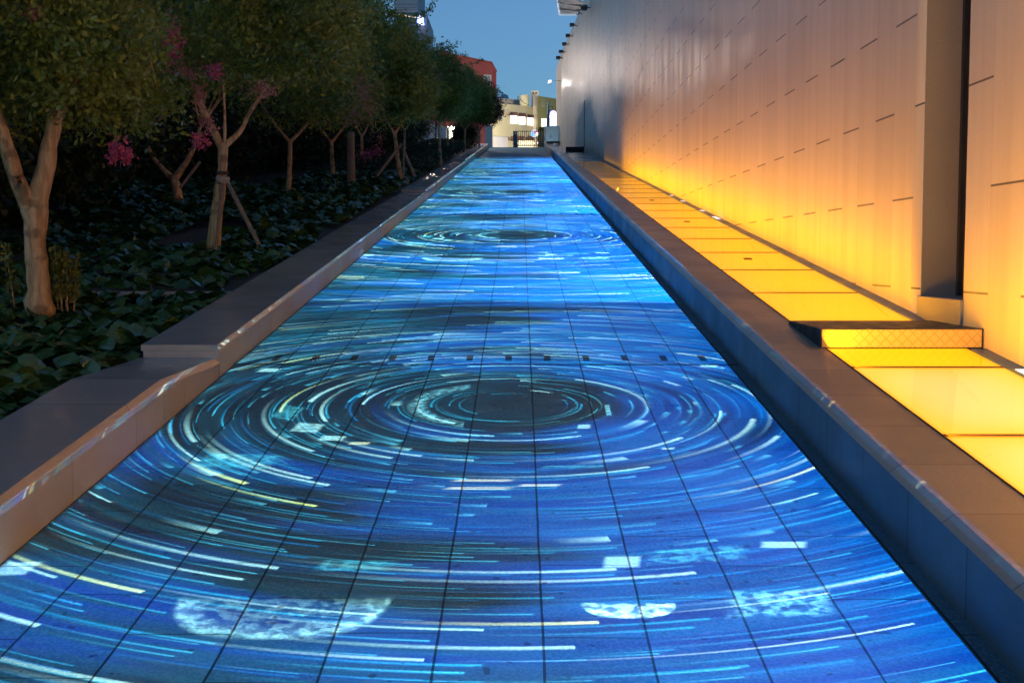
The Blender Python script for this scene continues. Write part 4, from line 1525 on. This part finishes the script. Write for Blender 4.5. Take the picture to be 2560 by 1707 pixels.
for (a_, b_) in (((1374, 267), (1381, 267)), ((1381, 267), (1380, 275)), ((1380, 275), (1374, 276)), ((1378, 298), (1378, 318)), ((1380.5, 299), (1380.5, 318)), ((1374, 287), (1378, 287)), ((1374, 298), (1381, 299)), ((1374, 304), (1380.5, 305)), ((1374, 310), (1380.5, 310)), ((1374, 276), (1374, 318))):
    q.tube([at(*a_, 80.2), at(*b_, 80.2)], 0.017, 5)
o = q.build('ladder_frame', M_DARKMETAL); o.location = at(1377, 330, 80)
tag(o, 'thin black ladder like frame right of the blue pylon', 'frame')

# red building with gable end
rb = thing('red_building', 'dark red rendered building with a sloping gable shoulder and one white window', 'building', at(1180, 440, 110))
q = MB(rb.location)
poly = [(1100, 125), (1135, 138), (1212, 154), (1228, 157), (1241, 180), (1241, 470), (1100, 470)]
fr_ = [at(x, y, 112) for x, y in poly]
bk = [p + Vector((-1.5, 9, 0)) for p in fr_]
n_ = len(fr_)
q.add(fr_ + bk, [tuple(range(n_)), tuple(range(n_, 2 * n_))[::-1]] + [(i, (i + 1) % n_, n_ + (i + 1) % n_, n_ + i) for i in range(n_)])
q.build('wall', M_RED, rb)
q = MB(rb.location); q.tube([at(1100, 124, 111.8), at(1135, 137, 111.8), at(1212, 153, 111.8), at(1229, 156, 111.8), at(1242, 180, 111.8)], 0.07, 6); q.build('eaves', mat('red_trim', (0.5, 0.10, 0.09), 0.6), rb)
q = MB(rb.location); q.tube([at(1235.5, 180, 111.8), at(1235.5, 300, 111.8)], 0.05, 6); q.tube([at(1208, 156, 111.8), at(1208, 186, 111.8)], 0.02, 6); q.build('downpipe', M_RED, rb)
q = MB(rb.location); pane(q, 1210, 187, 1228, 216, 112, 112, 0, 1, dy=1.5); w_ = q.build('window', M_WHITE, rb)
q = MB(rb.location); pane(q, 1211.5, 189, 1217.3, 213.5, 112, 112, 0, 1, out=.09, dy=.6); pane(q, 1219, 189.6, 1225.8, 214, 112, 112, 0, 1, out=.09, dy=.6); q.build('pane', mat('grey_glass', (0.28, 0.31, 0.33), 0.3), w_)

# glass tower with a glowing rounded sign
tb = thing('office_tower', 'tall grey and teal glass office tower behind the tree tops', 'building', at(1030, 400, 260))
q = MB(tb.location); facade(q, 985, -60, 1044, -60, 250, 250, ZB, 20); q.build('glass_front', M_TEAL, tb)
q = MB(tb.location)
for y in (10, 18, 24, 62, 80, 95):
    q = MB(tb.location)
    pane(q, 985, y, 1043.6, y + 2.2, 250, 250, 0, 1, out=.5, thick=.1)
    q.build('floor_band', M_TOWER, tb)
q = MB(tb.location); facade(q, 1044, 38, 1067.5, 38, 249, 249, ZB, 18); q.build('stone_wing', M_TOWER, tb)
q = MB(tb.location); facade(q, 985, -60, 1043.7, -60, 249.6, 249.6, at(1000, 32, 249.6).z, 19); q.build('crown', M_GREYP, tb)
q = MB(tb.location); pane(q, 984, 34, 1042, 37, 249, 249, 0, 1, out=.3, dy=9); q.build('lit_band', mat('warm_strip', (0.8, 0.7, 0.6), 0.5, emit=(1.0, 0.75, 0.5), es=0.8), tb)
q = MB(tb.location)
blob = [(1043.5, 43), (1045, 40), (1048, 39), (1051, 41), (1055, 41.5), (1058, 45), (1058, 55), (1060, 59), (1060, 62), (1057, 63), (1054, 61.5), (1052, 63), (1049, 62), (1046, 62.5), (1043.5, 60)]
fr_ = [at(x, y, 247.5) for x, y in blob]
bk = [p + Vector((0, 0.5, 0)) for p in fr_]
n_ = len(fr_)
q.add(fr_ + bk, [tuple(range(n_)), tuple(range(n_, 2 * n_))[::-1]] + [(i, (i + 1) % n_, n_ + (i + 1) % n_, n_ + i) for i in range(n_)])
sg_ = q.build('sign_face', M_LITC, tb)
q = MB(tb.location); q.tube([at(1050 + (x - 1050) * 1.12, 51 + (y - 51) * 1.1, 248) for x, y in blob + blob[:1]], 0.11, 6); q.build('neon_rim', mat('blue_neon', (0.02, 0.1, 0.8), 0.4, emit=(0.02, 0.12, 1.0), es=1.5), tb)

# white lit low building seen between the trunks
lw = thing('white_shed', 'low pale wall lit between the far tree trunks', 'building', at(1060, 380, 84))
q = MB(lw.location); facade(q, 1035, 312, 1155, 318, 86, 90, ZB, 4); q.build('wall', M_GREYP, lw)
q = MB(lw.location); pane(q, 1092, 345, 1102, 352, 86, 90, 1035, 1155); q.build('window', M_LITY, lw)
# grey gate pillar and dark red pillar
for (x0, x1, y0, D, m_p, nm, lab) in ((1213, 1231, 316, 78, M_GREYP, 'gate_pillar', 'grey rendered gate pillar left of the garage door'),
                                      (1190, 1200, 318, 80, M_RED, 'red_pillar', 'dark red pillar under the purple leaved tree')):
    o_ = at((x0 + x1) / 2, 380, D)
    q = MB(o_)
    a_, b_ = at(x0, y0, D), at(x1, y0, D)
    q.hexa([Vector((a_.x, D, ZB)), Vector((b_.x, D, ZB)), Vector((b_.x, D + .5, ZB)), Vector((a_.x, D + .5, ZB)), a_, b_, b_ + Vector((0, .5, 0)), a_ + Vector((0, .5, 0))])
    q.box(a_.x - .03, b_.x + .03, D - .03, D + .53, a_.z, a_.z + .05)
    o = q.build(nm, m_p); o.location = o_
    tag(o, lab, 'pillar')

# ------------------------------------------------------------------ gate at the crest
YG = 70.0
gt = thing('iron_gate', 'black iron gate with pointed bars closing the top of the ramp', 'gate', at(1320, 366, YG))
q = MB(gt.location)
q.tube([at(1294, 329, YG), at(1346, 329, YG)], 0.018, 6)
q.build('rail', M_DARKMETAL, gt)
q = MB(gt.location)
q.tube([at(1294, 364, YG), at(1346, 364, YG)], 0.026, 6)
q.build('rail', M_DARKMETAL, gt)
for i in range(11):
    x = 1296.5 + i * 4.9
    q = MB(gt.location)
    q.tube([at(x, 366, YG), at(x, 328, YG), at(x, 325.5 if i % 2 == 0 else 330, YG)], [0.012, 0.012, 0.003], 6)
    q.build('bar', M_DARKMETAL, gt)
q = MB(gt.location)
for i in range(5):
    x = 1302 + i * 9.8
    pts = [at(x + 3.2 * math.sin(w) * (1 - w / 9), 352 - w * 2.2, YG) for w in [j * 0.6 for j in range(11)]]
    q.tube(pts, 0.010, 5)
q.build('scrollwork', M_DARKMETAL, gt)
sn = thing('standing_sign', 'narrow dark blue standing sign with a pale triangle left of the gate', 'sign', at(1289, 366, YG - .1))
q = MB(sn.location)
a_, b_ = at(1282.8, 328, YG - .1), at(1294, 328, YG - .1)
zb_ = at(1289, 368, YG - .1).z
q.hexa([Vector((a_.x, a_.y, zb_)), Vector((b_.x, a_.y, zb_)), Vector((b_.x, a_.y + .12, zb_)), Vector((a_.x, a_.y + .12, zb_)), a_, b_, b_ + Vector((0, .12, 0)), a_ + Vector((0, .12, 0))])
q.build('board', speckle('navy_board', (0.05, 0.07, 0.13), 0.4, 0.1, 3, 9, 0, 0.03), sn)
q = MB(sn.location)
f3 = [at(1286.5, 331, YG - .11), at(1291, 330, YG - .11), at(1290.5, 338, YG - .11)]
q.add(f3 + [p + Vector((0, .005, 0)) for p in f3], [(0, 1, 2), (5, 4, 3), (0, 3, 4, 1), (1, 4, 5, 2), (2, 5, 3, 0)])
q.build('triangle', M_WHITE, sn)
q = MB(sn.location)
c = at(1288.5, 356, YG - .11)
q.tube([c, c + Vector((0, .006, 0))], 0.09, 14)
q.build('round_emblem', M_BLUE, sn)
q = MB(sn.location)
c = at(1289, 327, YG)
q.tube([c, c + Vector((0, 0, .03)), c + Vector((0, 0, .07))], [0.025, 0.02, 0.003], 8)
q.build('finial', M_RED, sn)
# bamboo screen right of the gate
bs = thing('bamboo_screen', 'dark brown bamboo screen with dry leaves right of the gate', 'screen', at(1353, 366, YG))
for i in range(9):
    x = 1346.5 + i * 1.75
    q = MB(bs.location)
    q.tube([at(x, 368, YG - .02 * (i % 2)), at(x + random.uniform(-.4, .4), 321 + random.uniform(0, 3) - i * .3, YG)], 0.02, 6)
    q.build('cane', M_STAKE if i % 3 else M_DARKMETAL, bs)
pp = RNG.normal(size=(260, 3)) * np.array([0.14, .05, .07]) + np.array(at(1353, 322, YG) - bs.location)
link('foliage', leaf_mesh('foliage', pp, 0.07, 0.03, RNG), M_LEAF_Y, bs)
q = MB(at(1361.5, 366, YG))
q.tube([at(1361.5, 368, YG - .3), at(1361.5, 317, YG - .3)], 0.018, 8)
o = q.build('white_post', M_WHITE); o.location = at(1361.5, 366, YG)
tag(o, 'thin white post at the right end of the bamboo screen', 'post')
# round shop sign behind the gate
ss = thing('round_shop_sign', 'round lit sign in pale blue, white and pink seen through the gate', 'sign', at(1336, 340, 84))
for (x, y, rr, m_s, nm, dz) in ((1336, 334, 9.5, mat('sign_white', (.8, .8, .8), .4, emit=(0.75, .8, .95), es=1.0), 'disc', 0), (1331, 336, 5.5, mat('sign_sky', (.3, .6, .8), .4, emit=(.35, .7, .95), es=1.0), 'blue_patch', .03),
                                (1341, 332, 5.0, mat('sign_pink', (.8, .3, .4), .4, emit=(.8, .25, .4), es=.9), 'pink_patch', .03), (1343, 335, 2.6, M_LIT, 'white_patch', .06)):
    c = at(x, y, 84 - dz)
    q = MB(ss.location)
    q.tube([c - Vector((0, .02, 0)), c + Vector((0, .008, 0))], rr * 84 / F, 20)
    q.build(nm, m_s, ss)
# small bulbs along the gate foot
for i, (x, y) in enumerate(((1293, 358), (1308, 358.5), (1335.5, 358.5), (1345, 357.5), (1321, 359))):
    c = at(x, y, 83)
    q = MB(c)
    q.tube([c - Vector((0, 0, .05)), c - Vector((0, 0, .02)), c + Vector((0, 0, .02)), c + Vector((0, 0, .05))], [0.012, 0.05, 0.05, 0.01], 10)
    o = q.build('street_bulb', M_LIT); o.location = c
    tag(o, 'small glowing bulb seen low through the gate bars, %s from the left' % ['first', 'second', 'fourth', 'fifth', 'third'][i], 'light bulb', 'glowing bulbs behind the gate')

# stainless cabinet
cbx = thing('steel_cabinet', 'mirror finished steel cabinet on the coping at the top of the ramp', 'cabinet', at(1388, 355, 61))
M_MIR = mat('mirror_steel', (0.62, 0.66, 0.70), 0.12, 1.0)
q = MB(cbx.location)
a_, b_ = at(1362.5, 316, 61), at(1411, 314.5, 61)
zb_ = at(1380, 355, 61).z
q.hexa([Vector((a_.x, 61, zb_)), Vector((b_.x, 61, zb_)), Vector((b_.x, 62.2, zb_)), Vector((a_.x, 62.2, zb_)), a_, b_, b_ + Vector((0, 1.2, 0)), a_ + Vector((0, 1.2, 0))])
q.build('body', M_MIR, cbx, bevel=0.03)
q = MB(cbx.location); pane(q, 1378, 353.5, 1411.5, 355.3, 61, 61, 0, 1, out=.02, thick=.03); pane(q, 1410.3, 318, 1412.2, 354, 61, 61, 0, 1, out=.02, thick=.03); q.build('seal', M_BLACK, cbx)
q = MB(cbx.location); pane(q, 1395.6, 315.5, 1396.3, 353, 61, 61, 0, 1, out=.015, thick=.02); q.build('door_gap', M_DARKMETAL, cbx)
q = MB(cbx.location); pane(q, 1376, 337, 1378, 346, 61, 61, 0, 1, out=.015, thick=.02); q.build('handle', M_WHITE, cbx)

# camera-like white fixture on an arm, given an added beam
wf = thing('wall_fixture', 'glaring white box fixture on a thin arm at the far end of the wall', 'lamp', at(1374, 204, 60))
q = MB(wf.location)
c = at(1374.5, 204.5, 60)
s = 60 / F
q.hexa([c + Vector(v) * s for v in ((-4.5, -3, -4), (3, -3, -2.5), (3, 6, -2.5), (-4.5, 6, -4), (-3.5, -3, 3), (4, -3, 3.5), (4, 6, 3.5), (-3.5, 6, 3))])
q.build('housing', mat('white_glow', (.8, .8, .8), .4, emit=(0.9, 0.97, 1.0), es=2.0), wf, bevel=.006)
q = MB(wf.location); q.tube([c + Vector((3 * s, 0, 2 * s)), c + Vector((13, 0, 1.6)) * s, c + Vector((30, 0, 1.5)) * s], 0.8 * s, 6); q.build('arm', M_WHITE, wf)
q = MB(wf.location); q.tube([c + Vector((-2 * s, 0, -3 * s)), c + Vector((-2 * s, 0, -8 * s))], 0.6 * s, 6); q.tube([c + Vector((1 * s, 0, -3 * s)), c + Vector((1.6 * s, 0, -7 * s))], 0.5 * s, 6); q.build('hanger', M_DARKMETAL, wf)

# glass canopy high on the wall
gc = thing('glass_canopy', 'steel framed glass canopy jutting from the top of the wall', 'canopy', at(1425, 20, 46))
q = MB(gc.location)
D = 47.0
def cq(px, py, D_=D): return at(px, py, D_)
q.hexa([cq(1399, 36), cq(1444, 36), cq(1460, 6, 42), cq(1394, -10, 38), cq(1399, 34.5), cq(1444, 34.5), cq(1460, 4.5, 42), cq(1394, -12, 38)])
q.build('glass_deck', mat('canopy_glass', (0.22, 0.26, 0.30), 0.2), gc)
q = MB(gc.location)
q.tube([cq(1399, 38), cq(1441, 38)], 0.03, 6); q.tube([cq(1399, 38), cq(1391.5, -14, 38)], 0.03, 6)
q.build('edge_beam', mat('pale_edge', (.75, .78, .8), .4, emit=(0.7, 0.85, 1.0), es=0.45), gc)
q = MB(gc.location)
for t_ in (0.35, 0.7):
    a_ = cq(1399, 37).lerp(cq(1392, -12, 38), t_)
    b_ = cq(1444, 37).lerp(cq(1460, 5, 42), t_)
    q.tube([a_, b_], 0.04, 6)
q.build('crossbar', M_STEEL, gc)

# ------------------------------------------------------------------ added unseen lamps beyond the crest, brightening facades and wall
def added_lamp(x, y, h, en, label, col=(1.0, 0.86, 0.62), aim=None):
    b = Vector((x, y, ZB))
    t = thing('added_lamp', label, 'added lamp', b, group='added lamps beyond the crest')
    q = MB(b); q.tube([b, b + Vector((0, 0, h))], [0.05, 0.035], 10); q.build('pole', M_DARKMETAL, t)
    q = MB(b); q.box(x - .12, x + .12, y - .12, y + .12, ZB + h, ZB + h + .08); q.build('head', M_DARKMETAL, t)
    ld = bpy.data.lights.new('added_light', 'SPOT')
    ld.energy = en
    ld.color = col
    ld.spot_size = math.radians(150)
    ld.spot_blend = 0.5
    ld.shadow_soft_size = 0.08
    lo = bpy.data.objects.new('added_beam', ld)
    C.objects.link(lo)
    lo.parent = t
    lo.location = (0, 0, h - 0.05)
    if aim:
        d = Vector(aim) - (b + Vector((0, 0, h - 0.05)))
        lo.rotation_euler = d.to_track_quat('-Z', 'Y').to_euler()
    return t


def beam(parent, pos, aim, en, col, size=1.0, deg=150, soft=0.05):
    ld = bpy.data.lights.new('added_beam', 'SPOT')
    ld.energy, ld.color, ld.spot_size, ld.spot_blend, ld.shadow_soft_size = en, col, math.radians(deg), 0.6, soft
    lo = bpy.data.objects.new('added_beam', ld)
    C.objects.link(lo)
    lo.parent = parent
    lo.location = Vector(pos) - parent.location
    lo.rotation_euler = (Vector(aim) - Vector(pos)).to_track_quat('-Z', 'Y').to_euler()


beam(wf, at(1374, 209, 59.7), (2.35, 44.0, 8.0), 40, (1.0, 0.88, 0.80), deg=160)  # beam added to whiten the wall beside the fixture
added_lamp(-4.6, 66, 4.2, 3200, 'added unseen lamp behind the crowns near the top of the ramp, facing the clad wall', (1.0, 0.78, 0.64), aim=(2.3, 52, 9))  # added to brighten the far part of the wall
added_lamp(-4.2, 88, 4.6, 15000, 'added lamp hidden behind the purple leaved tree', aim=(0.5, 100, ZB + 1))
added_lamp(4.6, 90, 4.4, 9000, 'added unseen lamp behind the far end of the clad wall', aim=(1.5, 102, ZB + 2))
added_lamp(4.9, 78, 5.0, 500, 'added unseen lamp round the corner of the clad wall', (0.85, 0.93, 1.0), aim=(2.0, 66, ZB + 1.5))

# ------------------------------------------------------------------ bring everything to metres
done = set()
bpy.context.view_layer.update()
for o in list(SC.objects):
    o.location = o.location * KS
    d = o.data
    if d is None or d.name + d.__class__.__name__ in done:
        continue
    done.add(d.name + d.__class__.__name__)
    if o.type == 'MESH':
        d.transform(Matrix.Scale(KS, 4))
    elif o.type == 'LIGHT':
        d.energy *= KS * KS
        if d.type == 'AREA':
            d.size *= KS
            d.size_y *= KS
        else:
            d.shadow_soft_size *= KS
